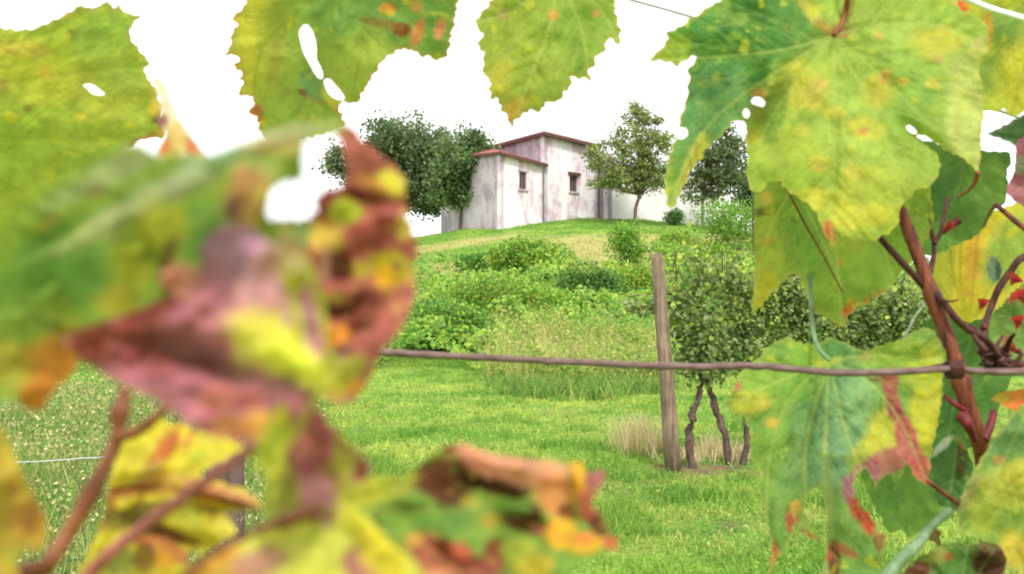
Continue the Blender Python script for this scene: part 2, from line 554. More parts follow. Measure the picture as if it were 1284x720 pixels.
def tall_left():
    rng = np.random.default_rng(12)
    n = 42000
    d = rng.uniform(3.3, 15, n)
    x = -d * rng.uniform(.20, .62, n)
    base = np.c_[x, d, H(x, d)]
    h = .16 + .34 * rng.random(n) * (.5 + fbm(x * 1.2, d * 1.2, 51))
    t = tints(n, rng, [(136, 178, 74), (104, 154, 64), (186, 196, 106), (216, 208, 146), (90, 134, 62)], .80)
    blades('tall_grass', base, h, .0035 + .0003 * d, t, rng, .38, 'tall unmown green grass with pale seed heads at left')
    m = 46000
    i = rng.integers(0, n, m)
    pos = base[i] + np.c_[rng.normal(size=(m, 2)) * .07, h[i] * rng.uniform(.25, 1.05, m)]
    t = tints(m, rng, [(226, 214, 160), (206, 206, 130), (150, 186, 92), (110, 160, 70), (84, 130, 64), (160, 190, 90), (232, 206, 150)], .84)
    tag(leaf_cloud('seed_heads', pos, .012 + .0022 * d[i], t, None, rng, KITE, .1), 'pale seed heads and small leaves among the tall grass at left', 'grass', kind='stuff')


tall_left()


def straw_patch():
    rng = np.random.default_rng(13)
    # tall pale grass at the foot of the slope, in separate clumps
    pos, hh = [], []
    for k in range(90):
        px = rng.uniform(620, 838); px = 615 + abs(px - 615)
        d0 = rng.uniform(18.2, 25) + max(0, (680 - px)) * .012
        if px > 838: continue
        n = int(rng.uniform(50, 150)); hm = rng.uniform(.5, 1.35) * rng.choice([.45, .7, 1.0])
        d = rng.normal(d0, .22, n); x = (px - 642) / F * d0 + rng.normal(0, .17, n)
        pos.append(np.c_[x, d, H(x, d)]); hh.append(hm * rng.uniform(.3, 1.05, n))
    base = np.concatenate(pos); h = np.concatenate(hh)
    t = tints(len(base), rng, [(216, 208, 128), (200, 206, 112), (164, 196, 90), (222, 210, 150), (140, 180, 78), (176, 204, 96)], .84)
    blades('straw_grass', base, h, np.full(len(base), .008), t, rng, .36, 'tall straw coloured seeding grass at the foot of the slope')
    m = 5200; i = rng.integers(0, len(base), m)
    p = base[i] + np.c_[rng.normal(size=(m, 2)) * .1, h[i] * rng.uniform(.7, 1.05, m)]
    tag(leaf_cloud('straw_seed_heads', p, .045, tints(m, rng, [(226, 206, 146), (232, 214, 170), (200, 186, 120), (206, 172, 130)], .84), None, rng, KITE, .1), 'pale seed heads over the straw coloured grass', 'grass', kind='stuff')
    # low green plants between the clumps
    m = 30000; px = rng.uniform(600, 838, m); d = rng.uniform(17.5, 27, m); x = (px - 642) / F * d
    lump = fbm(x * .9 + 4, d * .6, 81)
    k = (lump > .30 + .1 * rng.random(m)) & (d > 18 + np.clip(680 - px, 0, 99) * .03)
    x, d, lump = x[k], d[k], lump[k]; m = len(x)
    p = np.c_[x, d, H(x, d) + rng.random(m) * (.08 + 1.9 * (lump - .30))]
    tag(leaf_cloud('weeds', p, .07, tints(m, rng, [(160, 194, 78), (190, 206, 92), (128, 174, 68), (204, 206, 110), (104, 150, 60)], .78), None, rng, KITE, .7), 'light green weeds between the straw coloured grass clumps', 'weeds', kind='stuff')
    # rough darker tussocks in front
    pos, hh = [], []
    for k in range(95):
        px = rng.uniform(628, 834); d0 = rng.uniform(15.6, 18.6) + 1.2 * abs(px - 720) / 110
        n = int(rng.uniform(40, 110)); hm = rng.uniform(.16, .46)
        d = rng.normal(d0, .2, n); x = (px - 642) / F * d0 + rng.normal(0, .2, n)
        pos.append(np.c_[x, d, H(x, d)]); hh.append(hm * rng.uniform(.3, 1.1, n))
    base = np.concatenate(pos); h = np.concatenate(hh)
    t = tints(len(base), rng, [(112, 166, 68), (148, 188, 82), (92, 140, 58), (190, 202, 112)], .76)
    blades('rough_grass', base, h, np.full(len(base), .009), t, rng, .6, 'rough green grass tussocks below the straw coloured grass')
    # dry clump at the post
    pos, hh = [], []
    for (px, d0, sx, sd, n, hm) in [(797, 10.2, 24, .2, 420, .44), (815, 10.0, 16, .14, 300, .34), (892, 9.7, 24, .14, 340, .28), (860, 9.5, 18, .1, 260, .16), (925, 9.6, 14, .1, 240, .2)]:
        d = rng.normal(d0, sd, n); x = (rng.normal(px, sx * .6, n) - 642) / F * d
        pos.append(np.c_[x, d, H(x, d)]); hh.append(hm * rng.uniform(.3, 1.1, n))
    base = np.concatenate(pos); h = np.concatenate(hh)
    t = tints(len(base), rng, [(240, 212, 176), (226, 192, 158), (206, 200, 130), (240, 220, 190), (160, 192, 92)], .95)
    blades('dry_grass', base, h, np.full(len(base), .0035), t, rng, .42, 'dry pinkish grass tufts round the post and vine trunks')


straw_patch()


def undergrowth():
    """the tangle of low leafy plants over the slope"""
    rng = np.random.default_rng(14)
    n = 84000
    d = np.exp(rng.uniform(math.log(19.0), math.log(50), n))
    px = np.concatenate([rng.uniform(380, 1300, 56000), rng.uniform(-60, 380, 28000)])
    x = (px - 642) / F * d
    lump = fbm(x * .55, d * .35, 61, 3)
    keep = lump + .12 * rng.random(n) > .40
    # the lower front edge is irregular and open right of x = 640 (straw there)
    front = 20.3 + 1.2 * fbm(px * .02, px * 0, 63) + 4.5 * sstep(620, 680, px) - 4 * sstep(815, 850, px)
    keep &= d > front
    keep &= rng.random(n) < sstep(-60, 260, px)
    # the dry lawn of the hilltop stays open
    keep &= (d < 40 + 8 * (fbm(px * .012, d * .1, 66)) + np.clip((px - 760) * .06, 0, 10))
    px, d, x, lump = px[keep], d[keep], x[keep], lump[keep]
    n = len(x)
    mound = (lump - .38) * 3.4 * sstep(0, 3, d - 19) * (.8 + .012 * d)
    z = H(x, d) + np.clip(mound, .05, 1.0) * rng.uniform(.45, 1.0, n) ** .6
    s = sstep(.36, .66, fbm(x * .3 + 5, d * .25, 68) + .6 * (rng.random(n) - .5))[:, None]
    t1 = tints(n, rng, [(104, 160, 60), (132, 184, 68), (78, 128, 52), (152, 196, 72)], .78)
    t2 = tints(n, rng, [(182, 206, 80), (160, 196, 72), (206, 214, 92), (144, 188, 70)], .80)
    o = leaf_cloud('undergrowth', np.c_[x, d, z],   .06 + .0026 * d, t1 * (1 - s) + t2 * s, None, rng, KITE, 1.1, face=np.array([0, -.4, 0]))
    tag(o, 'tangled low green and yellow plants covering the slope', 'undergrowth', kind='stuff')


undergrowth()


def hill_tufts():
    rng = np.random.default_rng(15)
    n = 42000
    d = rng.uniform(36, 67, n); px = rng.uniform(430, 1050, n)
    x = (px - 642) / F * d
    keep = fbm(x * .7, d * .7, 71) + .3 * rng.random(n) > .5
    x, d, px = x[keep], d[keep], px[keep]; n = len(x)
    dry = sstep(.35, .6, fbm(x * .22 + 7, d * .35, 22)) * (1 - sstep(58, 61.5, d - .12 * (x - 2)))
    t1 = tints(n, rng, [(132, 182, 68), (158, 196, 78), (108, 160, 58)], .74)
    t2 = tints(n, rng, [(206, 190, 122), (186, 182, 100), (222, 202, 150)], .74)
    s = np.clip(dry + .3 * (rng.random(n) - .5), 0, 1)[:, None]
    blades('hill_grass', np.c_[x, d, H(x, d) - .02], .06 + .14 * rng.random(n) ** 2, np.full(n, .022), t1 * (1 - s) + t2 * s, rng, .6, 'thin green and dry grass on the hilltop')


hill_tufts()


# ------------------------------------------------------------------ house on the hill
def house():
    C = at(682, 300, 64.5); A = at(627, 300, 62.2); L = at(553, 300, 70.0)
    R = at(745, 300, 68.0); M = at(606, 300, 72.0)
    zt = lambda py, d: float(at(642, py, d)[2])
    base = on_ground(650, 66)
    root = empty('house', (base[0], base[1], base[2]))
    tag(root, 'weathered white plaster house with red tiled roof on the hilltop', 'house')

    def wall(P, Q, z0, zp, zq, mat, openings=(), thick=.3, name='wall'):
        P, Q = np.array(P[:2]), np.array(Q[:2])
        u = (Q - P); L_ = np.linalg.norm(u); u /= L_
        nrm = np.array([u[1], -u[0]])                       # outward, towards the camera
        if nrm[1] > 0: nrm = -nrm
        us = sorted({0, L_} | {a for o in openings for a in o[:2]})
        mb = MB()
        top = lambda s: zp + (zq - zp) * s / L_
        pt = lambda s, z, t: (*(P + u * s - nrm * t), z)
        for a, b in zip(us[:-1], us[1:]):
            op = [o for o in openings if o[0] <= a + 1e-6 and o[1] >= b - 1e-6]
            spans = [(z0, z0, top(a), top(b))]
            if op:
                o = op[0]; spans = [(z0, z0, o[2], o[2]), (o[3], o[3], top(a), top(b))]
            for (za, zb, ta, tb) in spans:
                V = [pt(a, za, 0), pt(b, zb, 0), pt(b, tb, 0), pt(a, ta, 0), pt(a, za, thick), pt(b, zb, thick), pt(b, tb, thick), pt(a, ta, thick)]
                mb.add(V, [(0, 1, 2, 3), (5, 4, 7, 6), (0, 4, 5, 1), (3, 2, 6, 7), (4, 0, 3, 7), (1, 5, 6, 2)])
        w = mb.build(name, mat, root)
        for o in openings:
            fr = MB(); t = .07
            def bar(s0, s1, za, zb, d0, d1):
                q = pt(s0, za, d0)
                fr.box(q, (*(u * (s1 - s0)), 0), (*(-nrm * (d1 - d0)), 0), (0, 0, zb - za))
            bar(o[0], o[0] + t, o[2], o[3], .10, .18); bar(o[1] - t, o[1], o[2], o[3], .10, .18)
            bar(o[0] + t, o[1] - t, o[3] - t, o[3], .10, .18); bar(o[0] + t, o[1] - t, o[2], o[2] + t, .10, .18)
            mid = (o[0] + o[1]) / 2; bar(mid - .03, mid + .03, o[2] + t, o[3] - t, .11, .17)
            win = fr.build('window', M_FRAME, root)
            pn = MB(); q = pt(o[0] + t, o[2] + t, .145)
            pn.box(q, (*(u * (o[1] - o[0] - 2 * t)), 0), (*(-nrm * .02), 0), (0, 0, o[3] - o[2] - 2 * t))
            pn.build('pane', M_GLASS, win)
            sl = MB(); q = pt(o[0] - .1, o[2] - .11, -.10)
            sl.box(q, (*(u * (o[1] - o[0] + .2)), 0), (*(-nrm * .16), 0), (0, 0, .1)); sl.build('sill', M_PLASTER2, win)
            ln = MB(); q = pt(o[0] - .18, o[3] + .01, -.14 if o[4] else -.03)
            ln.box(q, (*(u * (o[1] - o[0] + .36)), 0), (*(-nrm * (.20 if o[4] else .08)), 0), (0, 0, .16 if o[4] else .12))
            ln.build('lintel', M_EAVE if o[4] else M_PLASTER2, win)
        return w

    z0 = 4.2
    zC = zt(169, 64.5); zR = zt(185, 68.0); zM = zt(189, 72)
    zA = zt(193, 62.2); zA1 = zt(208, 64.4); zL = zt(201, 70.0)
    LR = np.linalg.norm((R - C)[:2]); LA = np.linalg.norm((C - A)[:2])
    # main block
    fw = lambda f, y0, y1, d: (zt(y1, d), zt(y0, d))
    o1 = (LR * .50, LR * .66, zt(240, 66.3), zt(219, 66.3), 1)
    wall(C, R, z0, zC, zR, M_PLASTER, [o1])
    ML = np.linalg.norm((M - C)[:2])
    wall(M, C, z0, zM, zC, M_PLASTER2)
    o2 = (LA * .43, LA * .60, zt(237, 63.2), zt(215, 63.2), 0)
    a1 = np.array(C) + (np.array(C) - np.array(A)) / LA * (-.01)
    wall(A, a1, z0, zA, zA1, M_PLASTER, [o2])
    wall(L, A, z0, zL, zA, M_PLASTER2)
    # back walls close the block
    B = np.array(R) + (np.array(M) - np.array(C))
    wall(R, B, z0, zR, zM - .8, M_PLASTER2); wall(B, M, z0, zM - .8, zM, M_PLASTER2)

    def roof(corners, up, over, name, tk=.17):
        """tiled slab: eave polygon pushed out, one raised apex line inside"""
        P = [np.array(c, float) for c in corners]
        cen = sum(P) / len(P)
        E = []
        for p in P:
            dv = (p - cen); dv[2] = 0; dv /= np.linalg.norm(dv)
            E.append(p + dv * over + np.array([0, 0, .02]))
        mb = MB()
        ap = cen + np.array([0, 0, up])
        n = len(E)
        V = E + [e + np.array([0, 0, tk]) for e in E] + [ap + np.array([0, 0, tk]), ap - np.array([0, 0, .1])]
        Fc = [(i, (i + 1) % n, n + (i + 1) % n, n + i) for i in range(n)]
        Fc += [(n + i, n + (i + 1) % n, 2 * n) for i in range(n)] + [((i + 1) % n, i, 2 * n + 1) for i in range(n)]
        mb.add(V, Fc)
        r = mb.build(name, M_TILE, root)
        e = MB()
        for i in range(n):
            a, b = E[i], E[(i + 1) % n]
            dr = (b - a) / np.linalg.norm(b - a)
            nn = np.cross(dr, [0, 0, 1]); nn /= np.linalg.norm(nn)
            if np.dot(nn, (a + b) / 2 - cen) < 0: nn = -nn
            e.box(a + nn * .004 - np.array([0, 0, .10]), b - a, nn * .05, np.array([0, 0, .17]))
        e.build('eave', M_EAVE, r)
        return r
    P3 = lambda p, z: np.array([p[0], p[1], z])
    roof([P3(C, zC), P3(R, zR), P3(B, zM - .6), P3(M, zM)], .75, .45, 'roof')
    # lean-to roof of the annex rises to the main wall
    an_in = np.array(L) + (np.array(C) - np.array(A))
    roof([P3(A, zA), P3(a1, zA1), P3(an_in, zL + .3), P3(L, zL)], .75, .32, 'roof', .12)
    dp = MB(); q = np.array(a1) - np.array([.02, .22, 0])
    dp.tube([(q[0], q[1], z0 + 1), (q[0], q[1], zA1 - .1)], [.05, .05], 8); dp.build('downpipe', M_PIPE, root)
    # side block right of the main wall, shade painted into its render
    S0 = at(745.5, 300, 69.2); S1 = at(762, 300, 66.4)
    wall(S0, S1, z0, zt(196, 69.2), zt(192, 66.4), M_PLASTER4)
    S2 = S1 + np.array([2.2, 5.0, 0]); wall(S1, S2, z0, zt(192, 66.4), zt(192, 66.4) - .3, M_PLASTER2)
    # long white yard wall
    g = empty('yard_wall', tuple(on_ground(830, 66.5)))
    tag(g, 'long plain white plaster wall right of the house behind the trees', 'wall')
    mb = MB()
    for (xa, da, ta, xb, db, tb) in [(764, 67.0, 208, 838, 67.5, 216), (838, 67.5, 216, 915, 69.0, 226)]:
        a, b = at(xa, 300, da), at(xb, 300, db)
        za, zb = zt(ta, da), zt(tb, db)
        V = [(a[0], a[1], z0), (b[0], b[1], z0), (b[0], b[1], zb), (a[0], a[1], za)]
        V += [(v[0], v[1] + .35, v[2]) for v in V]
        mb.add(V, [(0, 1, 2, 3), (5, 4, 7, 6), (3, 2, 6, 7), (1, 5, 6, 2), (4, 0, 3, 7)])
    mb.build('wall_face', M_PLASTER3, g)
    cp = MB()
    for (xa, da, ta, xb, db, tb) in [(764, 67.0, 208, 838, 67.5, 216), (838, 67.5, 216, 915, 69.0, 226)]:
        a, b = at(xa, 300, da), at(xb, 300, db); za, zb = zt(ta, da), zt(tb, db)
        cp.box((a[0], a[1] - .06, za + .003), (b[0] - a[0], b[1] - a[1], zb - za), (0, .47, 0), (0, 0, .09))
    cp.build('coping', M_TILE, g)


house()


# ------------------------------------------------------------------ trees and shrubs
def tree(name, label, cat, base_px, d, trunk_px, ells, nclump, nleaf, leaf, cols, r0=.16, seed=1, spread=.36, group=None, shell=.55, up=.5, k=.55):
    rng = np.random.default_rng(seed)
    g = on_ground(base_px, d)
    root = empty(name, tuple(g)); tag(root, label, cat, group)
    m = d / F
    path = smooth_path([np.array([g[0], g[1], g[2] - .3])] + [at(x, y, d + dd) for (x, y, dd) in trunk_px], 4)
    mb = MB()
    nP = len(path)
    rad = [r0 * (1 - .72 * i / (nP - 1)) * (1.35 if i == 0 else 1) for i in range(nP)]
    mb.tube(path, rad, 8)
    # clumps of leaves through the crown's volume
    area = np.array([e[2] * e[3] for e in ells], float); area /= area.sum()
    cl = []
    for _ in range(nclump):
        e = ells[rng.choice(len(ells), p=area)]
        v = rng.normal(size=3); v /= np.linalg.norm(v)
        r = (shell + (1 - shell) * rng.random()) if rng.random() < .75 else rng.random() ** .5 * shell
        v *= r
        cl.append(at(e[0] + v[0] * e[2], e[1] + v[2] * -e[3], d + v[1] * (e[2] + e[3]) * .5 * m * .9 + (e[4] if len(e) > 4 else 0)))
    cl = np.array(cl)
    top = np.array(path)
    for i, c in enumerate(cl):
        if i % 2: continue
        j = int(len(top) * rng.uniform(.45, .98))
        s = top[min(j, len(top) - 1)]
        if c[2] < s[2]: s = top[max(int(len(top) * .45), 1)]
        mid = (s + c) / 2 + rng.normal(size=3) * .12 + np.array([0, 0, -.12])
        pts = smooth_path([s, mid, c], 3)
        rr = r0 * rng.uniform(.16, .32)
        mb.tube(pts, list(np.linspace(rr, .012, len(pts))), 5, False)
    mb.build('trunk', M_BARK, root, True)
    per = rng.multinomial(nleaf, rng.dirichlet(np.full(len(cl), 2.2)))
    pos = np.concatenate([c + rng.normal(size=(q, 3)) * np.array([spread, spread, spread * .72]) * rng.uniform(.7, 1.25) for c, q in zip(cl, per)])
    tone = np.repeat(rng.uniform(.72, 1.25, len(cl)), per)[:, None]
    t = tints(len(pos), rng, cols, k) * tone
    leaf_cloud('crown', pos, leaf, t, root, rng, KITE, up)
    return root


tree('evergreen_tree', 'large dark rounded evergreen tree left of the house', 'tree', 492, 76, [(492, 285, 0), (497, 250, 0), (505, 205, 0), (510, 170, 0)],
     [(506, 182, 62, 46), (474, 212, 48, 40), (544, 214, 44, 52), (430, 208, 28, 30), (482, 250, 40, 20), (536, 256, 30, 16), (500, 215, 54, 50)], 330, 32000, .26,
     [(96, 120, 76), (122, 140, 88), (80, 106, 72), (146, 154, 98), (100, 126, 86)], .22, 21, .50, k=.92)
tree('small_tree', 'mid green slender tree against the left wall of the house', 'tree', 577, 67, [(577, 275, 0), (580, 250, 0), (583, 215, 0), (586, 185, 0)],
     [(586, 204, 38, 38), (564, 218, 26, 36), (606, 226, 26, 36), (584, 248, 42, 18), (586, 176, 20, 18), (574, 236, 32, 24)], 230, 21000, .22,
     [(96, 130, 78), (116, 146, 84), (140, 158, 92), (84, 112, 74)], .11, 22, .36, k=.84)
tree('olive_tree', 'airy olive green tree with a leaning forked trunk before the yard wall', 'tree', 796, 62.5, [(797, 262, 0), (801, 248, 0), (804, 232, 0), (800, 195, 0), (797, 160, 0)],
     [(796, 172, 36, 44), (768, 204, 38, 32), (826, 204, 34, 34), (798, 222, 50, 20), (762, 222, 26, 16), (828, 176, 20, 26), (800, 140, 18, 18)], 190, 9800, .18,
     [(134, 154, 78), (160, 176, 96), (118, 130, 70), (102, 122, 62)], .13, 23, .27, shell=.5, k=.98)
tree('spindly_tree', 'spindly tree with reddish trunk and pointed top right of the drooping leaf', 'tree', 881, 64, [(881, 268, 0), (882, 240, 0), (884, 210, 0), (890, 178, 0)],
     [(890, 205, 28, 30), (900, 225, 38, 22), (868, 232, 24, 16), (915, 190, 20, 30), (905, 170, 12, 18), (885, 248, 20, 8)], 130, 6800, .20,
     [(94, 118, 74), (116, 134, 86), (78, 104, 70), (136, 146, 96)], .10, 24, .30, k=.9)
tree('thicket_tree', 'dark dense tree standing at the edge of the big vine leaf', 'tree', 935, 70, [(935, 285, 0), (936, 245, 0), (938, 205, 0)],
     [(940, 225, 34, 40), (930, 250, 24, 18), (965, 235, 36, 40)], 90, 5200, .24,
     [(66, 94, 60), (82, 110, 66), (100, 122, 74)], .14, 25, .40, k=.75)


def shrub(name, label, cat, px, py, w, h, cols, n, leaf, seed, d=None, group=None, up=.7, k=.78, lobes=9, shape=KITE):
    """bush from pixel foot (px,py), width and height in pixels"""
    rng = np.random.default_rng(seed)
    g = on_ground(px, d) if d else ground_hit(px, py)
    m = g[1] / F
    W, Hh = w * m / 2, h * m
    root = empty(name, tuple(g)); tag(root, label, cat, group)
    mb = MB(); pos, tone = [], []
    for i in range(lobes):
        a = rng.uniform(0, 2 * math.pi); r = math.sqrt(rng.random()) * .72
        top = math.sqrt(max(.15, 1 - r * r)) * rng.uniform(.62, 1.0)
        c = g + np.array([math.cos(a) * r * W, math.sin(a) * r * W * .8, Hh * top * .72])
        mid = (g + c) / 2 + rng.normal(size=3) * .08 * Hh
        mb.tube(smooth_path([g - np.array([0, 0, .05]), mid, c], 4), list(np.linspace(.018, .005, 9)), 5, False)
        q = n // lobes
        v = rng.normal(size=(q, 3)); v /= np.linalg.norm(v, axis=1, keepdims=True)
        v *= rng.uniform(.45, 1.08, (q, 1)) ** .6
        R = np.array([W * .52, W * .46, Hh * .34]) * rng.uniform(.75, 1.25)
        pos.append(c + v * R); tone.append(np.full(q, rng.uniform(.78, 1.22)))
    q = n // 5                                      # skirt down to the ground
    v = rng.normal(size=(q, 3)) * np.array([W * .5, W * .42, 0]); v[:, 2] = rng.random(q) * Hh * .5
    pos.append(g + v); tone.append(np.full(q, .85))
    pos = np.concatenate(pos); pos[:, 2] = np.maximum(pos[:, 2], H(pos[:, 0], pos[:, 1]) + .02)
    mb.build('stem', M_BARK, root, True)
    t = tints(len(pos), rng, cols, k) * np.concatenate(tone)[:, None]
    leaf_cloud('crown', pos, leaf, t, root, rng, shape, up)
    return root


YG = [(166, 206, 76), (204, 214, 88), (128, 184, 66), (108, 162, 60)]
DG = [(92, 138, 62), (112, 156, 66), (74, 118, 58), (142, 178, 76)]
shrub('shrub', 'rounded shrub with yellow green top and dark hollows in mid slope', 'shrub', 668, 348, 108, 54, YG + YG + DG[:2], 6200, .14, 31, lobes=13)
shrub('shrub', 'dark green shrub behind the straw coloured grass', 'shrub', 737, 386, 92, 56, DG, 5200, .11, 32, lobes=12)
shrub('shrub', 'bright green upright bush below the airy olive green tree', 'shrub', 786, 334, 46, 64, YG[:1] + YG[2:], 2400, .12, 33)
shrub('shrub', 'pale yellow green bush above the post', 'shrub', 848, 322, 66, 40, YG, 2200, .12, 34)
shrub('shrub', 'broad bright bush under the spindly tree at the leaf edge', 'shrub', 914, 312, 88, 70, YG[:1] + YG[2:] + DG[3:], 3800, .14, 35)
shrub('shrub', 'small dark bush at the foot of the white yard wall', 'shrub', 847, 276, 30, 22, DG[:3], 800, .14, 36, d=64)
shrub('shrub', 'low leafy shrub beside the red brown leaf on the left slope', 'shrub', 556, 440, 124, 76, DG[1:] + YG[:1] + YG[2:], 8000, .085, 37, lobes=15)
shrub('shrub', 'yellow green bramble mound in the middle of the left slope', 'shrub', 614, 408, 120, 62, YG + DG[1:2], 7200, .095, 38, lobes=14)
shrub('shrub', 'dark low bush at the left end of the hilltop lawn', 'shrub', 604, 340, 60, 24, DG[:2] + YG[2:], 1800, .14, 39)
shrub('shrub', 'light green bramble arching above the straw coloured grass', 'shrub', 676, 404, 96, 48, YG, 5200, .10, 40, lobes=12)
shrub('shrub', 'yellow green weedy bush just left of the post top', 'shrub', 790, 372, 70, 46, YG[:2] + YG[2:3], 3600, .10, 41, lobes=11)
shrub('shrub', 'pale green bush behind the top of the vine row', 'shrub', 880, 344, 90, 44, YG, 4200, .12, 42, lobes=12)


# ------------------------------------------------------------------ vine row and post
def post():
    d = 8.95
    b = at(845, 583, d); b[2] = float(H(b[0], b[1])) - .05
    t = at(823, 318, d)
    root = mbp = MB()
    P = [b + (t - b) * s for s in (0, .2, .4, .6, .8, .97, 1)]
    rad = [.070, .066, .062, .059, .056, .054, .046]
    n = 16
    mbp.tube(P, rad, n)
    for i, v in enumerate(mbp.v):
        q = 1 + .11 * math.sin(3 * (i % n) / n * 2 * math.pi + i // n * .3) + .09 * random.random()
        c = P[i // n]
        mbp.v[i] = tuple(c + (np.array(v) - c) * q)
    o = mbp.build('vineyard_post', M_POST, None, True)
    tag(o, 'leaning weathered grey wooden vineyard post at the start of the vine row', 'post')
    # near post at lower left, seen through the leaves
    p = MB()
    g = on_ground(284, 4.5)
    p.tube([g - np.array([0, 0, .1]), g + np.array([.004, 0, .4]), g + np.array([.0, 0, .84]), g + np.array([0, 0, .86])], [.088, .084, .082, .07], 14)
    o = p.build('vineyard_post', M_POSTD, None, True)
    tag(o, 'dark grey wooden post stub glimpsed between the yellow leaves', 'post')
    w = MB()
    g1 = at(287, 573, 4.42)
    w.tube(smooth_path([at(-700, 586, 4.9), at(-60, 582, 4.5), at(130, 573.5, 4.45), g1], 5), [.0028] * 16, 6)
    tag(w.build('fence_wire', M_GALV, None, True), 'thin pale wire crossing the tall grass at lower left', 'wire')


post()


def vine_plant(label, trunks, ells, n, seed, cane_tips, d=9.1):
    rng = np.random.default_rng(seed)
    bx = trunks[0][0][0]
    g = on_ground(bx, d)
    root = empty('grape_vine', tuple(g)); tag(root, label, 'grape vine', 'vines in the row behind the post')
    mb = MB()
    for tr in trunks:
        pts = [at(x, y, d + .03 * i) for i, (x, y) in enumerate(tr)]
        pts[0][2] = float(H(pts[0][0], pts[0][1])) - .03
        sp = smooth_path(pts, 5)
        sp = [p + rng.normal(size=3) * .009 for p in sp]
        mb.tube(sp, list(np.linspace(.038, .026, len(sp)) * rng.uniform(.85, 1.2, len(sp))), 9)
    mb.build('trunk', M_VBARK, root, True)
    pos = []
    for e in ells:
        q = int(n * 2.7 * e[4])
        v = rng.normal(size=(q, 3)); v /= np.linalg.norm(v, axis=1, keepdims=True)
        v *= rng.random((q, 1)) ** .55 * rng.uniform(.8, 1.22, (q, 1))
        pos.append(at(e[0] + v[:, 0] * e[2], e[1] + v[:, 2] * e[3], d + .1 + v[:, 1] * .32))
    for (x0, y0, x1, y1) in cane_tips:
        a, b = at(x0, y0, d), at(x1, y1, d + rng.uniform(-.2, .3))
        pts = smooth_path([a, (a + b) / 2 + rng.normal(size=3) * .04, b], 5)
        cm = MB(); cm.tube(pts, list(np.linspace(.008, .003, len(pts))), 5); cm.build('cane', M_TWIG, root, True)
        for p in pts:
            pos.append(p + rng.normal(size=(4, 3)) * .05)
    pos = np.concatenate(pos)
    hz = sstep(.9, 2.0, pos[:, 2])[:, None]
    t1 = tints(len(pos), rng, [(116, 138, 74), (90, 118, 62), (146, 160, 100), (104, 140, 68), (166, 174, 122)], .88)
    t2 = tints(len(pos), rng, [(164, 188, 78), (140, 172, 70), (190, 200, 88)], .84)
    pick = (rng.random((len(pos), 1)) < (.12 + .36 * hz))
    t = np.where(pick, t2, t1)
    leaf_cloud('crown', pos, .038, t, root, rng, LOBED, .5, face=np.array([0, -.35, .1]))
    return root


vine_plant('leafy grape vine right beside the leaning post', [[(868, 580), (865, 540), (872, 510), (880, 480), (878, 450)]],
           [(874, 415, 34, 52, .34), (852, 385, 20, 44, .14), (895, 446, 32, 40, .24), (880, 345, 30, 34, .12), (866, 452, 24, 30, .10), (806, 384, 28, 12, .06)], 1000, 51,
           [(860, 380, 772, 398), (860, 370, 790, 372), (875, 360, 870, 300), (850, 370, 846, 312), (890, 370, 905, 312)])
vine_plant('grape vine with a thin leaning trunk second from the post', [[(916, 576), (905, 535), (893, 500), (884, 470)], [(931, 562), (938, 545), (934, 520), (925, 490)]],
           [(935, 415, 42, 56, .5), (955, 370, 34, 34, .25), (915, 355, 26, 34, .15), (950, 455, 34, 28, .1)], 1050, 52,
           [(930, 370, 925, 318), (955, 360, 962, 322), (905, 360, 890, 322)], 9.3)
vine_plant('grape vine glimpsed under the green leaf above the wire', [[(1010, 575), (1014, 530), (1008, 480), (1012, 440)]],
           [(1005, 400, 44, 52, .5), (1030, 420, 36, 40, .3), (995, 360, 30, 30, .2)], 1100, 53, [(1000, 370, 985, 330), (1020, 370, 1030, 335)], 9.4)
vine_plant('grape vine glimpsed between the two leaves left of the red brown cane', [[(1105, 575), (1100, 530), (1108, 480), (1104, 450)]],
           [(1095, 405, 46, 46, .45), (1130, 395, 40, 44, .35), (1070, 425, 36, 36, .2)], 1300, 54, [(1100, 370, 1110, 335), (1130, 370, 1146, 340)], 9.5)
vine_plant('grape vine at the far right mostly hidden by foreground leaves', [[(1200, 575), (1196, 520), (1204, 470)]],
           [(1190, 410, 50, 50, .6), (1235, 420, 44, 44, .4)], 800, 55, [(1190, 380, 1180, 340)], 9.6)

# ------------------------------------------------------------------ wires near the camera
def wire(name, label, pts, wpx, mat, cat='wire', n=8, wob=0.0):
    mb = MB()
    sp = smooth_path([np.r_[at(x, y, d), wpx * d / F / 2] for (x, y, d) in pts], 8)
    rng = np.random.default_rng(5)
    P = [s[:3] + rng.normal(size=3) * wob for s in sp]
    mb.tube(P, [s[3] * rng.uniform(.92, 1.08) for s in sp], n)
    o = mb.build(name, mat, None, True)
    return tag(o, label, cat)


wire('trellis_wire', 'thick rusty trellis wire running across in front of the post',
     [(-260, 428, .66), (120, 436, .63), (405, 440, .60), (500, 443, .59), (640, 450, .58), (760, 456, .57), (850, 460, .565), (930, 459, .56),
      (985, 462, .56), (1040, 467, .56), (1110, 467, .56), (1190, 463, .56), (1240, 466, .565), (1420, 468, .58)], 9, M_WIRE, wob=.00018)
wire('trellis_wire', 'thin dark wire sloping through the sky at the top', [(600, -62, .8), (700, -27, .8), (785, -2, .8), (870, 22, .8), (1060, 80, .8), (1235, 133, .8), (1290, 152, .8), (1400, 186, .8)], 3.4, M_GREYWIRE)
wire('white_strap', 'white plastic strap across the top right corner', [(1100, -42, .565), (1205, -4, .565), (1245, 12, .565), (1290, 25, .565), (1380, 52, .565)], 7, M_STRAP, 'strap')

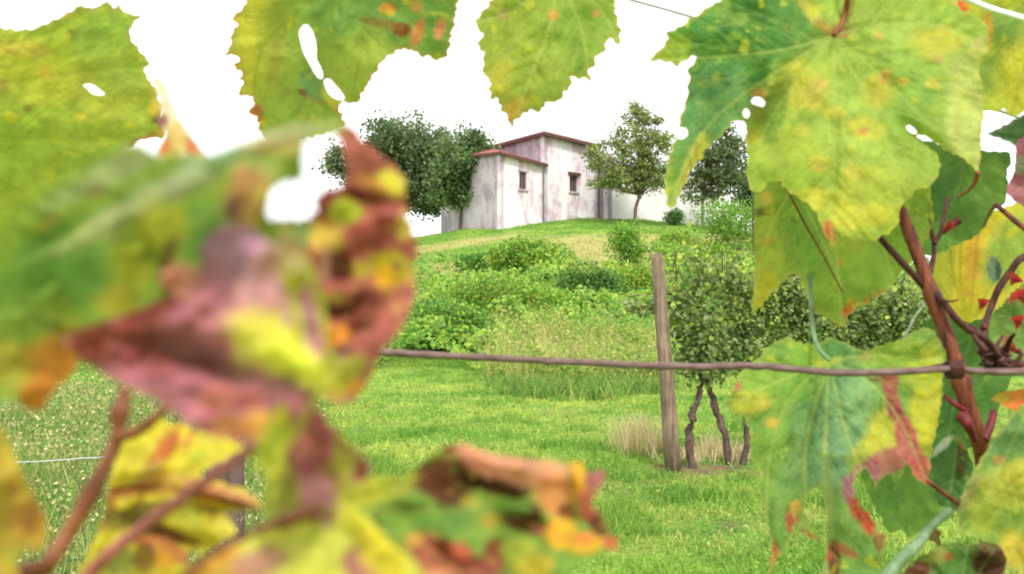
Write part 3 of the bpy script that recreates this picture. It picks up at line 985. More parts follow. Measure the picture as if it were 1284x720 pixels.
#LEAVES#
# ------------------------------------------------------------------ foreground vine leaves
def outline_path(pts, step):
    n = len(pts)
    P = np.array([p[:2] for p in pts], float)
    sharp = [len(p) > 2 for p in pts]
    out = []
    for i in range(n):
        j = (i + 1) % n
        ch = P[j] - P[i]
        t0 = ch * .9 if sharp[i] else (P[j] - P[i - 1]) * .5
        t1 = ch * .9 if sharp[j] else (P[(j + 1) % n] - P[i]) * .5
        L = np.linalg.norm(ch)
        for m, q in ((t0, 0), (t1, 1)):                      # keep tangents shorter than the chord
            l = np.linalg.norm(m)
            if l > L: m *= L / l
        k = max(2, int(L / step))
        for s in range(k):
            t = s / k
            out.append((2 * t**3 - 3 * t**2 + 1) * P[i] + (t**3 - 2 * t**2 + t) * t0 + (-2 * t**3 + 3 * t**2) * P[j] + (t**3 - t**2) * t1)
    return np.array(out)


def poly_area(P):
    x, y = P[:, 0], P[:, 1]
    return .5 * np.sum(x * np.roll(y, -1) - y * np.roll(x, -1))


def add_teeth(P, L, A, rng):
    """small pointed serrations outward along the outline"""
    if A <= 0: return P
    seg = np.roll(P, -1, 0) - P
    ln = np.linalg.norm(seg, axis=1)
    s = np.r_[0, np.cumsum(ln)[:-1]]
    tot = ln.sum()
    marks = [0.0]
    while marks[-1] < tot: marks.append(marks[-1] + L * rng.uniform(.55, 1.5))
    marks = np.array(marks)
    i = np.searchsorted(marks, s, 'right') - 1
    f = (s - marks[i]) / (marks[np.minimum(i + 1, len(marks) - 1)] - marks[i] + 1e-9)
    pk = .68
    prof = np.where(f < pk, (f / pk) ** 1.4, ((1 - f) / (1 - pk)) ** 1.1)
    amp = A * rng.uniform(.45, 1.35, len(marks))[i]
    tg = np.roll(P, -1, 0) - np.roll(P, 1, 0)
    tg /= np.linalg.norm(tg, axis=1, keepdims=True) + 1e-9
    nr = np.c_[tg[:, 1], -tg[:, 0]] * (1 if poly_area(P) > 0 else -1)
    return P + nr * ((prof - .35) * amp)[:, None]


def inside(x, y, P):
    r = np.zeros(len(x), bool)
    xj, yj = P[-1]
    for xi, yi in P:
        c = (yi > y) != (yj > y)
        if c.any():
            r ^= c & (x < (xj - xi) * (y - yi) / (yj - yi + 1e-12) + xi)
        xj, yj = xi, yi
    return r


def dist_segs(x, y, A, B):
    best = np.full(len(x), 1e3)
    for a, b in zip(A, B):
        d = b - a; l2 = d @ d + 1e-9
        t = np.clip(((x - a[0]) * d[0] + (y - a[1]) * d[1]) / l2, 0, 1)
        best = np.minimum(best, np.hypot(x - a[0] - t * d[0], y - a[1] - t * d[1]))
    return best


_leaf_no = [0]
DS = 1.0


def leaf(parent, label, pts, d, c, grad=(0, 0), pet=None, veins=(), base=(140, 180, 70), blots=(), rim=None, holes=(), teeth=(18, 5),
         h=3.6, cup=0.0, wave=.004, bumps=(), mat=None, side=True, vk=None, kk=None, pucker=.0016, petiole=None, pet_mat=None, pet_w=7, warp=.5):
    _leaf_no[0] += 1
    sd = _leaf_no[0]
    rng = np.random.default_rng(100 + sd)
    loops = [add_teeth(outline_path(pts, h * .8), teeth[0], teeth[1], rng)]
    for hl in holes: loops.append(outline_path(hl, h * .8))
    O = loops[0]
    x0, y0 = O.min(0); x1, y1 = O.max(0)
    gx, gy = np.meshgrid(np.arange(x0, x1, h), np.arange(y0, y1, h * .87))
    gx = gx + (np.arange(gx.shape[0]) % 2)[:, None] * h * .5
    q = np.c_[gx.ravel(), gy.ravel()] + rng.uniform(-.18, .18, (gx.size, 2)) * h
    ok = inside(q[:, 0], q[:, 1], O)
    for l in loops[1:]: ok &= ~inside(q[:, 0], q[:, 1], l)
    q = q[ok]
    allA = np.concatenate(loops); allB = np.concatenate([np.roll(l, -1, 0) for l in loops])
    de = dist_segs(q[:, 0], q[:, 1], allA, allB)
    q = q[de > h * .45]
    P = np.concatenate(loops + [q])
    edges, b = [], 0
    for l in loops:
        edges += [(b + i, b + (i + 1) % len(l)) for i in range(len(l))]; b += len(l)
    r = delaunay_2d_cdt([Vector(p) for p in P], edges, [], 1, 1e-5)
    V = np.array([tuple(v) for v in r[0]]); T = np.array([f for f in r[2] if len(f) == 3])
    cen = V[T].mean(1)
    keep = inside(cen[:, 0], cen[:, 1], O)
    for l in loops[1:]: keep &= ~inside(cen[:, 0], cen[:, 1], l)
    T = T[keep]
    used = np.unique(T); rm = np.full(len(V), -1); rm[used] = np.arange(len(used))
    V, T = V[used], rm[T]
    x, y = V[:, 0], V[:, 1]
    a2 = (V[T[:, 1], 0] - V[T[:, 0], 0]) * (V[T[:, 2], 1] - V[T[:, 0], 1]) - (V[T[:, 2], 0] - V[T[:, 0], 0]) * (V[T[:, 1], 1] - V[T[:, 0], 1])
    T[a2 > 0] = T[a2 > 0][:, ::-1]                        # front face towards the camera
    # veins
    MA, MBb, SA, SB = [], [], [], []
    for vi, vn_ in enumerate(veins):
        sp = np.array(smooth_path([np.array(p, float) for p in vn_], 7))
        MA += list(sp[:-1]); MBb += list(sp[1:])
        if not side: continue
        L = np.cumsum(np.r_[0, np.linalg.norm(np.diff(sp, axis=0), axis=1)])
        s, k = 16.0, 0
        gap = max(16, L[-1] / 11)
        while s < L[-1] * .95:
            i = min(np.searchsorted(L, s), len(sp) - 1)
            t = sp[i] - sp[i - 1]; t /= np.linalg.norm(t) + 1e-9
            for sg in (-1, 1):
                an = math.radians(rng.uniform(42, 56)) * sg
                dirv = np.array([t[0] * math.cos(an) - t[1] * math.sin(an), t[0] * math.sin(an) + t[1] * math.cos(an)])
                ln = min((L[-1] - s) * .75 + 14, L[-1] * .48)
                p0 = sp[i] + t * rng.uniform(-4, 4)
                pv = [p0 + dirv * ln * f + t * ln * .22 * f * f for f in np.linspace(0, 1, 6)]
                SA += pv[:-1]; SB += pv[1:]
                if ln > 60:                                      # a fork near the end
                    e = pv[3]; d2 = dirv * .6 + t * .8
                    SA.append(e); SB.append(e + d2 * ln * .3)
            s += gap * rng.uniform(.8, 1.2); k += 1
    vm = dist_segs(x, y, np.array(MA), np.array(MBb)) if MA else np.full(len(x), 99.0)
    vs = dist_segs(x, y, np.array(SA), np.array(SB)) if SA else np.full(len(x), 99.0)
    # pigment; on some leaves the blots also paint in sheen
    k = K if kk is None else kk
    col = np.tile(lin(base) * k, (len(x), 1))
    wob = fbm(x * .03 + 5 * sd, y * .03, sd, 3) - .5
    wob2 = fbm(x * .09 + 5 * sd, y * .09, sd + 7, 3) - .5
    for bl in blots:
        bx, by, rx, ry, ang, bc, st = bl[:7]
        soft = bl[7] if len(bl) > 7 else .45
        ca, sa = math.cos(math.radians(ang)), math.sin(math.radians(ang))
        u = ((x - bx) * ca + (y - by) * sa) / rx; v = (-(x - bx) * sa + (y - by) * ca) / ry
        r_ = np.hypot(u, v) + wob * warp * 1.6 + wob2 * warp
        w = (sstep(1 + soft * .5, 1 - soft * .5, r_) if False else 1 - sstep(1 - soft * .6, 1 + soft * .6, r_)) * st
        col = col * (1 - w[:, None]) + lin(bc) * k * w[:, None]
    if rim:
        de = dist_segs(x, y, allA[:len(O)], allB[:len(O)])
        w = (1 - sstep(0, rim[1], de + wob2 * rim[1] * 1.6)) * rim[2]
        col = col * (1 - w[:, None]) + lin(rim[0]) * k * w[:, None]
    if mat is not M_AUTUMN:                              # vine greens are a little dull
        g_ = col @ np.array([.25, .65, .10]); col = col * .95 + g_[:, None] * .05
        if mat is not M_YELLOW: col = np.where((col[:, 1] > col[:, 0])[:, None], col * np.array([1.12, .98, .86]), col)
    # relief: distance from the camera over the blade
    cx, cy = c
    dep = d + grad[0] * (x - cx) / 100 + grad[1] * (y - cy) / 100
    if pet is not None:
        rr = np.hypot(x - pet[0], y - pet[1]) / 100
        dep = dep + cup * rr ** 2
    dep = dep + wave * 2 * (fbm(x * .012 + 3 * sd, y * .012, sd + 3, 2) - .5) + wave * .8 * (fbm(x * .035 + 3 * sd, y * .035, sd + 13, 2) - .5)
    dep = dep + pucker * (np.exp(-(vs / 6.0) ** 2) + 1.3 * np.exp(-(vm / 7.0) ** 2))
    for (bx, by, rx, ry, ang, am) in bumps:
        ca, sa = math.cos(math.radians(ang)), math.sin(math.radians(ang))
        u = ((x - bx) * ca + (y - by) * sa) / rx; v = (-(x - bx) * sa + (y - by) * ca) / ry
        dep = dep + am * np.exp(-(u * u + v * v))
    W = at(x, y, dep * DS)
    o = mesh_obj('leaf', W, T.astype(np.int32), mat or M_GREEN, parent, True,
                 {'pigment': np.clip(col, 0, .95), 'vein_main': vm, 'vein_side': vs}, np.c_[x / 100 + 3.7 * sd, y / 100])
    if label: o['label'] = label
    if petiole:
        mb = MB()
        sp = smooth_path([at(*p) for p in petiole], 6)
        w = pet_w * d / F / 2
        mb.tube(sp, list(np.linspace(w * .75, w, len(sp))), 8)
        mb.build('petiole', pet_mat or M_PETIOLE, o, True)
    return o


def stem(name, parent, pts, w0, w1, mat, n=10, label=None, knots=()):
    mb = MB()
    sp = smooth_path([at(p[0], p[1], p[2] * DS) for p in pts], 7)
    d = pts[0][2] * DS
    rad = np.linspace(w0, w1, len(sp)) * d / F / 2
    for (f, am, wd) in knots:
        rad = rad * (1 + am * np.exp(-((np.linspace(0, 1, len(sp)) - f) / wd) ** 2))
    rg = np.random.default_rng(len(pts))
    mb.tube(sp, list(rad * rg.uniform(.95, 1.06, len(sp))), n)
    o = mb.build(name, mat, parent, True)
    if label: o['label'] = label
    return o


# ---- the shoot overhead carrying the leaves at the top edge
shoot = empty('grape_vine', tuple(at(520, -90, .60)))
tag(shoot, 'overhead vine shoot with three yellow green leaves hanging down against the sky', 'grape vine')
stem('cane', shoot, [(-260, -60, .60), (60, -95, .60), (330, -90, .60), (640, -100, .61), (860, -110, .62)], 13, 9, M_CANE)

YEL, ORG_, RED = (205, 200, 55), (225, 150, 50), (190, 80, 50)
leaf(shoot, 'broad yellow green leaf at the top left with a small hole',
     [(-60, 40), (0, 36), (35, 38), (60, 29), (85, 17), (102, 6, 1), (110, 11), (126, 7), (135, 1, 1), (141, 10), (150, 7, 1), (157, 16), (176, 20, 1), (165, 33), (163, 46), (172, 60),
      (188, 79, 1), (181, 89), (188, 103), (199, 116, 1), (197, 126), (205, 131, 1), (200, 146), (208, 162), (202, 173), (184, 173), (166, 182), (152, 194), (140, 230), (100, 270), (40, 320), (-60, 360)],
     .56, (90, 130), (.010, .02), (-120, 150), [[(-120, 150), (-20, 110), (80, 92), (186, 80)], [(-120, 150), (-30, 70), (50, 45), (120, 8)], [(-120, 150), (0, 170), (110, 172), (200, 160)], [(-120, 150), (-40, 210), (30, 240)]],
     (164, 184, 52), [(50, 95, 60, 38, 20, (206, 204, 52), .8, .8), (130, 120, 60, 30, 15, (196, 190, 62), .6, .9), (25, 60, 34, 10, 5, (212, 178, 70), .5, .7), (140, 40, 50, 22, -10, (150, 188, 58), .7, .9), (20, 185, 46, 30, -50, (158, 192, 52), .7, .9),
      (150, 95, 26, 20, 0, (158, 184, 62), .6, .9), (55, 90, 8, 7, 0, (226, 186, 60), .8), (90, 42, 5, 4, 0, (140, 128, 60), .8), (4, 108, 8, 8, 0, (150, 128, 60), .7), (34, 136, 5, 4, 0, (140, 124, 60), .7), (102, 146, 9, 6, 0, (214, 196, 44), .9),
      (165, 186, 44, 9, -28, (168, 88, 44), .95, .5), (200, 150, 10, 9, 0, (128, 78, 58), .95), (196, 136, 8, 14, 0, (232, 196, 50), .8), (205, 165, 8, 18, 0, (206, 140, 70), .9)],
     ((206, 178, 74), 7, .6), [[(104, 107), (112, 105), (120, 108), (126, 113), (132, 118), (124, 120), (114, 117), (110, 112)]], (15, 3), 3.6, .010, .010, mat=M_YELLOW)
leaf(shoot, 'curled dry orange margin strip beside the top left leaf',
     [(190, 96, 1), (200, 99), (209, 110), (215, 126), (222, 144), (234, 162), (246, 178), (262, 200, 1), (246, 210), (222, 216), (200, 214), (196, 196), (202, 180), (208, 170), (202, 158), (196, 150), (202, 142), (200, 124), (194, 108)],
     .30, (210, 160), (.0, -.05), base=(232, 200, 168), blots=[(203, 150, 10, 9, 0, (120, 76, 66), .9), (214, 186, 10, 20, 0, (176, 150, 50), .9), (205, 182, 9, 12, 0, (206, 120, 50), .95), (240, 186, 14, 7, 50, (206, 92, 44), .9), (222, 170, 10, 20, -20, (222, 192, 96), .8)],
     teeth=(9, 1.5), h=3, wave=.006, mat=M_AUTUMN, side=False)
leaf(shoot, 'hanging leaf with two lobes, a long gap between them and red toothed edge',
     [(330, -60), (316, -12), (306, 8), (296, 19), (290, 21, 1), (298, 32), (292, 40), (289, 54, 1), (290, 58), (282, 68, 1), (301, 72), (294, 84), (305, 92), (300, 99, 1), (306, 104), (299, 118), (316, 121), (318, 132), (311, 142, 1), (322, 147), (327, 166), (345, 178), (390, 172), (430, 158),
      (428, 143), (424, 131), (436, 128), (446, 130), (453, 119), (466, 98), (478, 79), (492, 67), (503, 62), (516, 63), (528, 70), (540, 71), (547, 78, 1), (553, 72), (560, 73, 1), (565, 48), (571, 20), (577, -30), (570, -70), (440, -80)],
     .60, (430, 60), (-.012, .012), (440, -40), [[(440, -40), (380, 10), (330, 60), (315, 140)], [(440, -40), (405, 40), (400, 110), (426, 150)], [(440, -40), (455, 40), (440, 126)], [(440, -40), (510, 20), (550, 76)]],
     (152, 176, 62), [(320, 60, 34, 80, 8, (190, 190, 56), .85, .9), (305, 90, 12, 90, 8, (214, 204, 48), .7, .8), (480, 20, 100, 36, 0, (116, 160, 72), .9, .8), (545, 30, 36, 60, 0, (118, 162, 66), .8, .8), (450, 80, 30, 44, 30, (166, 186, 66), .9, .8), (350, 60, 8, 50, 15, (172, 160, 66), .5, .8),
      (503, 38, 11, 9, 0, (136, 54, 28), .98), (482, 30, 28, 5, 12, (150, 108, 52), .75), (486, 11, 10, 6, 0, (232, 150, 46), .9), (524, 40, 7, 16, 20, (226, 128, 74), .85), (552, 36, 6, 12, 15, (226, 132, 96), .85), (522, 8, 8, 8, 0, (196, 130, 60), .7),
      (384, 116, 9, 4, 20, (128, 76, 40), .9), (400, 124, 16, 5, 20, (170, 128, 60), .7), (392, 108, 10, 22, -40, (112, 158, 96), .8), (420, 120, 14, 16, 0, (206, 192, 50), .7), (320, 146, 9, 16, 0, (190, 92, 56), .85)],
     ((214, 150, 50), 4, .8), [[(375, 42), (379, 33), (385, 31), (391, 38), (395, 48), (397, 62), (397, 74), (402, 84), (405, 93), (404, 99), (398, 97), (389, 82), (380, 64)], [(406, 101), (413, 99), (420, 106), (427, 114), (432, 122), (430, 126), (420, 124), (411, 116)]],
     (12, 4), 3.4, .006, .010, bumps=[(418, 110, 30, 60, -30, .02)], mat=M_YELLOW)
leaf(shoot, 'single green leaf with a red pointed tip hanging at top centre',
     [(650, -60), (622, -5), (606, 14), (597, 26, 1), (598, 34), (605, 42), (600, 60), (607, 66), (606, 80), (607, 96, 1), (615, 99), (614, 112), (616, 123, 1), (625, 125), (629, 138), (636, 145), (641, 161, 1), (646, 151), (653, 146), (662, 139), (678, 139, 1), (684, 130), (699, 126), (703, 127, 1), (706, 117), (716, 108), (716, 98), (727, 97), (739, 101, 1), (739, 86), (747, 80), (746, 70), (757, 66), (760, 52), (768, 49), (777, 58, 1), (777, 38), (772, 18), (770, -10), (770, -60)],
     .62, (690, 60), (.014, -.010), (700, -40), [[(700, -40), (690, 30), (668, 90), (642, 158)], [(700, -40), (650, 10), (600, 28)], [(700, -40), (730, 40), (738, 98)], [(700, -40), (752, 10), (776, 56)]],
     (142, 176, 62), [(640, 60, 50, 50, 0, (150, 178, 60), .7, .9), (730, 50, 40, 60, 20, (126, 172, 62), .8, .9), (690, 90, 30, 30, 0, (156, 184, 70), .7, .9), (620, 110, 16, 40, 20, (196, 190, 60), .6, .8), (694, 20, 6, 7, 0, (240, 150, 60), .95), (747, 17, 5, 5, 0, (222, 140, 90), .8), (631, 20, 7, 6, 0, (190, 130, 90), .7), (640, 152, 8, 12, 0, (228, 86, 52), .97), (645, 138, 12, 12, 0, (224, 170, 56), .8), (655, 128, 10, 8, 0, (222, 180, 60), .6)],
     ((196, 176, 56), 6, .7), (), (13, 4.5), 3.4, .008, .008, mat=M_GREEN)

# ---- the vine on the right
rv = empty('grape_vine', tuple(at(1235, 900, .66)))
tag(rv, 'grape vine on the right with big green leaves and red brown canes', 'grape vine')
leaf(rv, 'largest bright green leaf with yellow speckles and a long drooping left lobe',
     [(960, -60), (912, -8), (900, 3), (886, 10), (879, 17), (866, 23), (855, 33), (845, 37), (834, 43, 1), (838, 49), (830, 60), (811, 78, 1), (826, 76), (841, 79), (848, 83, 1), (858, 77), (867, 71), (874, 72), (870, 79), (864, 86), (864, 105), (860, 128), (853, 148), (850, 166), (843, 185), (836, 210), (834, 238), (839, 262, 1), (846, 258), (852, 243), (861, 226), (867, 212), (880, 198), (884, 188, 1), (896, 178), (905, 170), (914, 158), (920, 153), (930, 151), (936, 160), (935, 176), (938, 194), (936, 214), (940, 234), (952, 242), (962, 230), (976, 227), (988, 240), (1000, 247), (1014, 257), (1024, 268), (1030, 285), (1038, 300), (1045, 309, 1), (1050, 300), (1060, 296), (1072, 301, 1), (1082, 299), (1094, 304, 1), (1104, 296), (1116, 292), (1126, 277), (1129, 258, 1), (1137, 252), (1143, 244), (1150, 236, 1), (1163, 235), (1172, 226), (1178, 212), (1176, 196), (1160, 181), (1150, 170), (1156, 169), (1172, 178), (1188, 190), (1204, 196), (1216, 206), (1226, 217, 1), (1229, 200), (1230, 170), (1233, 138), (1233, 116), (1229, 96), (1228, 76), (1237, 66), (1240, 48), (1236, 30), (1222, 20), (1204, 12), (1200, 0, 1), (1200, -60), (1100, -90)],
     .60, (1045, 100), (.006, -.012), (1045, 45), [[(1045, 45), (1046, 100), (1047, 180), (1042, 250), (1043, 304)], [(1045, 45), (985, 62), (920, 70), (815, 77)], [(1045, 45), (975, 90), (905, 140), (862, 200), (842, 258)], [(1045, 45), (1100, 90), (1160, 150), (1224, 212)], [(1045, 45), (1110, 30), (1180, 34), (1236, 58)], [(1045, 45), (1000, 100), (960, 160), (945, 225)], [(1045, 45), (1090, 130), (1120, 200), (1130, 255)]],
     (150, 190, 72), [(905, 60, 82, 78, -20, (70, 140, 56), .97, .55), (880, 150, 40, 80, 22, (96, 158, 98), .95, .55), (850, 225, 18, 46, 12, (112, 160, 66), .9, .6), (868, 205, 10, 34, 25, (188, 180, 64), .8, .6), (842, 62, 30, 18, -20, (136, 170, 40), .9, .6), (960, 30, 70, 40, 0, (70, 132, 58), .9, .6),  # teal blot on the left lobe is sky sheen painted in
      (1130, 60, 90, 40, 10, (164, 196, 86), .8, .8), (1120, 110, 60, 50, 30, (130, 182, 76), .7, .8), (1210, 150, 26, 80, 0, (196, 214, 120), .92, .7), (1050, 190, 66, 90, 0, (172, 206, 88), .7, .8), (1000, 110, 30, 30, 20, (206, 208, 66), .85, .7), (985, 190, 50, 40, 40, (170, 196, 58), .8, .8), (1010, 235, 60, 30, 30, (150, 186, 58), .8, .7), (1090, 250, 50, 44, 0, (198, 212, 74), .7, .8),
      (955, 145, 14, 12, 0, (150, 132, 60), .6), (952, 118, 9, 7, 0, (206, 140, 60), .8), (972, 142, 14, 44, 14, (92, 146, 54), .75, .6),
      (1172, 52, 30, 18, 0, (218, 208, 60), .8, .8), (1100, 110, 22, 22, 0, (208, 200, 64), .7, .8), (1012, 125, 18, 14, 0, (226, 206, 76), .8, .6), (1028, 108, 12, 10, 0, (222, 192, 90), .8), (1085, 162, 24, 12, 10, (216, 208, 66), .8, .7), (1082, 164, 8, 4, 0, (236, 160, 96), .9), (1108, 96, 6, 12, 30, (232, 170, 66), .85), (1132, 102, 7, 5, 0, (236, 196, 60), .9), (1168, 104, 7, 6, 0, (226, 210, 76), .9), (1176, 74, 7, 5, 0, (226, 180, 96), .8), (1101, 44, 4, 4, 0, (226, 160, 80), .9), (934, 58, 6, 8, 0, (186, 206, 52), .9), (926, 24, 12, 9, 0, (130, 172, 70), .8), (920, 46, 9, 6, 0, (140, 186, 64), .8), (898, 98, 5, 7, 0, (150, 176, 80), .8), (880, 106, 6, 5, 0, (134, 166, 72), .8), (892, 36, 6, 5, 0, (120, 160, 60), .8),
      (1062, 12, 7, 24, 20, (128, 112, 48), .75), (1050, 40, 14, 8, 0, (170, 110, 60), .85), (1016, 14, 22, 8, 50, (190, 190, 76), .8), (1034, 34, 14, 5, 30, (186, 150, 62), .8),
      (1025, 250, 20, 16, 0, (226, 214, 60), .8, .7), (1060, 270, 24, 18, 0, (226, 218, 60), .8, .8), (1100, 270, 20, 14, 0, (224, 214, 56), .8), (1005, 165, 12, 8, 0, (218, 206, 70), .8), (1046, 140, 14, 10, 0, (214, 210, 70), .7), (1070, 215, 14, 10, 0, (220, 214, 80), .7), (1028, 205, 12, 9, 0, (222, 200, 80), .7), (1040, 292, 8, 20, -14, (226, 100, 66), .95, .6), (946, 170, 10, 10, 0, (226, 200, 60), .7), (1228, 60, 9, 14, 0, (200, 200, 120), .7), (1236, 14, 50, 7, 15, (232, 180, 100), .6), (1216, 214, 14, 5, 20, (226, 184, 70), .7)],
     ((206, 196, 84), 4, .5), [[(942, 129), (944, 123), (952, 122), (959, 128), (957, 134), (949, 132)], [(931, 141), (935, 136), (940, 141), (938, 148), (933, 147)], [(846, 170), (852, 160), (861, 162), (862, 170), (854, 175)], [(1136, 160), (1140, 157), (1148, 163), (1149, 168), (1142, 167)]],
     (16, 3.0), 3.3, .004, .010, [(960, 115, 14, 60, 18, -.022), (870, 150, 40, 100, 20, .03), (1215, 150, 40, 90, 0, .02), (1165, 178, 34, 9, 35, .022)], M_GREEN, petiole=[(1045, 45, .602), (1060, 18, .607), (1062, -30, .60), (1050, -110, .63)], pet_mat=M_BROWNSTALK, pet_w=8)
leaf(rv, 'darker green leaf with rusty lower edge behind the largest leaf',
     [(960, 200), (944, 238), (946, 270), (945, 300), (947, 330), (945, 362), (942, 393, 1), (953, 386), (966, 370), (978, 358), (990, 344), (1002, 345), (1010, 365), (1022, 388), (1036, 398), (1050, 408), (1057, 412, 1), (1064, 396), (1074, 386), (1086, 380, 1), (1096, 372), (1108, 367), (1121, 355, 1), (1126, 345), (1140, 330), (1156, 310), (1170, 280), (1160, 220), (1120, 170), (1020, 160)],
     .68, (1050, 290), (.0, -.01), (1040, 180), [[(1040, 180), (1040, 260), (1050, 330), (1056, 408)], [(1040, 180), (985, 250), (955, 320), (945, 388)], [(1040, 180), (1090, 260), (1120, 350)], [(1000, 240), (1030, 300), (1056, 360)]],
     (134, 176, 58), [(960, 290, 30, 90, 0, (170, 192, 64), .7, .9), (960, 365, 22, 26, 0, (190, 192, 40), .9), (1010, 290, 30, 60, -20, (104, 158, 62), .8, .8), (1090, 320, 50, 50, 0, (132, 180, 62), .8), (1060, 300, 30, 20, 0, (176, 196, 60), .6, .8), (962, 248, 8, 10, 0, (228, 190, 60), .8), (961, 303, 5, 5, 0, (222, 150, 60), .9), (955, 266, 10, 6, 0, (92, 86, 50), .8), (1054, 329, 4, 4, 0, (200, 130, 40), .9), (1070, 392, 14, 14, 30, (216, 96, 44), .9), (1100, 372, 24, 5, -25, (190, 84, 40), .9)],
     ((200, 172, 60), 4, .6), (), (16, 3), 3.6, .004, .012, mat=M_GREEN)
leaf(rv, 'dark green leaf behind the forked twig',
     [(1110, 190), (1150, 176), (1190, 184), (1238, 190), (1262, 191), (1268, 202), (1262, 216), (1264, 236), (1258, 256), (1246, 264), (1236, 282), (1220, 298), (1200, 306), (1176, 318), (1152, 318), (1140, 300), (1126, 272)],
     .74, (1190, 250), (.0, .01), (1215, 190), [[(1215, 190), (1200, 240), (1170, 312)], [(1215, 190), (1240, 230), (1246, 262)], [(1215, 190), (1160, 220), (1128, 270)]],
     (98, 146, 66), [(1170, 250, 40, 34, 0, (76, 122, 64), .8, .8), (1240, 230, 24, 40, 0, (112, 158, 72), .8)], None, (), (16, 3), 4, .01, .012, mat=M_DEEP)
leaf(rv, 'yellow orange leaf with radiating green veins behind the cane',
     [(1178, 308), (1196, 294), (1214, 282), (1238, 268), (1258, 262), (1300, 250), (1310, 330), (1284, 352), (1262, 374), (1244, 392), (1222, 402), (1200, 402), (1190, 392, 1), (1184, 374), (1170, 352), (1168, 328)],
     .80, (1225, 340), (.02, 0), (1214, 404), [[(1214, 404), (1222, 340), (1226, 290)], [(1214, 404), (1196, 350), (1190, 300)], [(1214, 404), (1204, 350), (1206, 292)], [(1214, 404), (1246, 350), (1262, 280)], [(1214, 404), (1262, 360), (1300, 310)], [(1214, 404), (1186, 370), (1170, 340)]],
     (214, 196, 44), [(1205, 340, 12, 50, 15, (238, 206, 40), .8, .8), (1220, 330, 10, 46, 8, (232, 160, 52), .7, .8), (1246, 310, 12, 40, 20, (196, 190, 70), .7), (1270, 310, 24, 50, 20, (130, 170, 70), .8), (1214, 294, 8, 6, 0, (226, 110, 40), .95), (1184, 340, 14, 30, 0, (196, 196, 60), .7)],
     None, (), (16, 3), 3.6, .0, .008, mat=M_YELLOW, side=False)
leaf(rv, 'yellow green leaf in the upper right corner behind the white strap',
     [(1195, -40), (1192, 6), (1212, 24), (1220, 44), (1214, 70), (1208, 90), (1210, 110), (1224, 134), (1247, 140), (1258, 136, 1), (1270, 146), (1284, 140), (1320, 130), (1320, -40)],
     .70, (1260, 80), (.01, .0), (1300, -20), [[(1300, -20), (1268, 50), (1238, 102)], [(1300, -20), (1290, 60), (1268, 142)]],
     (176, 186, 46), [(1262, 36, 30, 26, 0, (126, 164, 72), .9, .7), (1248, 90, 20, 34, 30, (106, 146, 64), .8, .7), (1278, 100, 30, 50, 10, (204, 196, 44), .8, .8), (1238, 40, 6, 26, 0, (222, 160, 50), .85), (1206, 8, 10, 8, 0, (226, 90, 50), .95)],
     None, (), (16, 2.5), 4, .0, .01, mat=M_YELLOW)
leaf(rv, 'grey green leaf above the white strap', [(1236, -40), (1240, -2), (1262, 8), (1284, 16), (1320, 28), (1320, -40)], .74, (1270, 0), (0, 0), (1300, -30), [[(1300, -30), (1250, -5)]], (136, 168, 110), (), None, (), (14, 2), 5, mat=M_DEEP)
leaf(rv, 'small dark leaf at the right edge below the thin wire', [(1236, 168, 1), (1250, 162), (1262, 156), (1280, 146), (1320, 140), (1320, 190), (1284, 190), (1268, 180), (1254, 174)], .72, (1270, 168), (0, .0), (1310, 160), [[(1310, 160), (1240, 167)]], (66, 112, 62), [(1275, 160, 16, 10, 0, (92, 130, 90), .6)], ((190, 210, 190), 3, .5), (), (12, 2), 4, mat=M_DEEP)
leaf(rv, 'mauve pink leaf at the right edge', [(1274, 176, 1), (1290, 170), (1320, 176), (1320, 270), (1290, 262), (1268, 248), (1262, 238), (1272, 214)], .70, (1285, 220), (0, 0), (1310, 215), [[(1310, 215), (1270, 242)]], (158, 92, 104), [(1270, 240, 16, 8, 0, (206, 130, 150), .8), (1280, 206, 14, 12, 0, (110, 140, 90), .7)], None, (), (10, 2), 4, mat=M_AUTUMN)
leaf(rv, 'green leaf flecked with red at the right edge above the wire', [(1240, 402), (1256, 384), (1276, 362), (1320, 350), (1320, 480), (1282, 470), (1262, 450), (1244, 436)], .78, (1280, 415), (0, .0), (1300, 440), [[(1300, 440), (1262, 390)], [(1300, 440), (1250, 420)]], (116, 156, 76), [(1268, 364, 12, 14, 0, (200, 56, 56), .9), (1282, 368, 10, 7, 0, (196, 44, 40), .95), (1264, 432, 6, 12, 0, (176, 60, 48), .9), (1262, 395, 16, 14, 0, (94, 130, 66), .7)], None, (), (12, 3), 4, mat=M_DEEP)
leaf(rv, 'dark green leaf behind the cane at wire height', [(1146, 436), (1160, 404), (1184, 398), (1220, 400), (1250, 410), (1270, 440), (1262, 490), (1240, 530), (1216, 560), (1190, 574), (1164, 566), (1158, 540), (1172, 500), (1160, 470)], .86, (1200, 480), (0, .0), (1220, 420), [[(1220, 420), (1200, 490), (1186, 566)], [(1220, 420), (1170, 450)]], (84, 132, 62), [(1180, 520, 30, 30, 0, (64, 108, 56), .8)], None, (), (16, 3), 4, .01, .012, mat=M_DEEP)
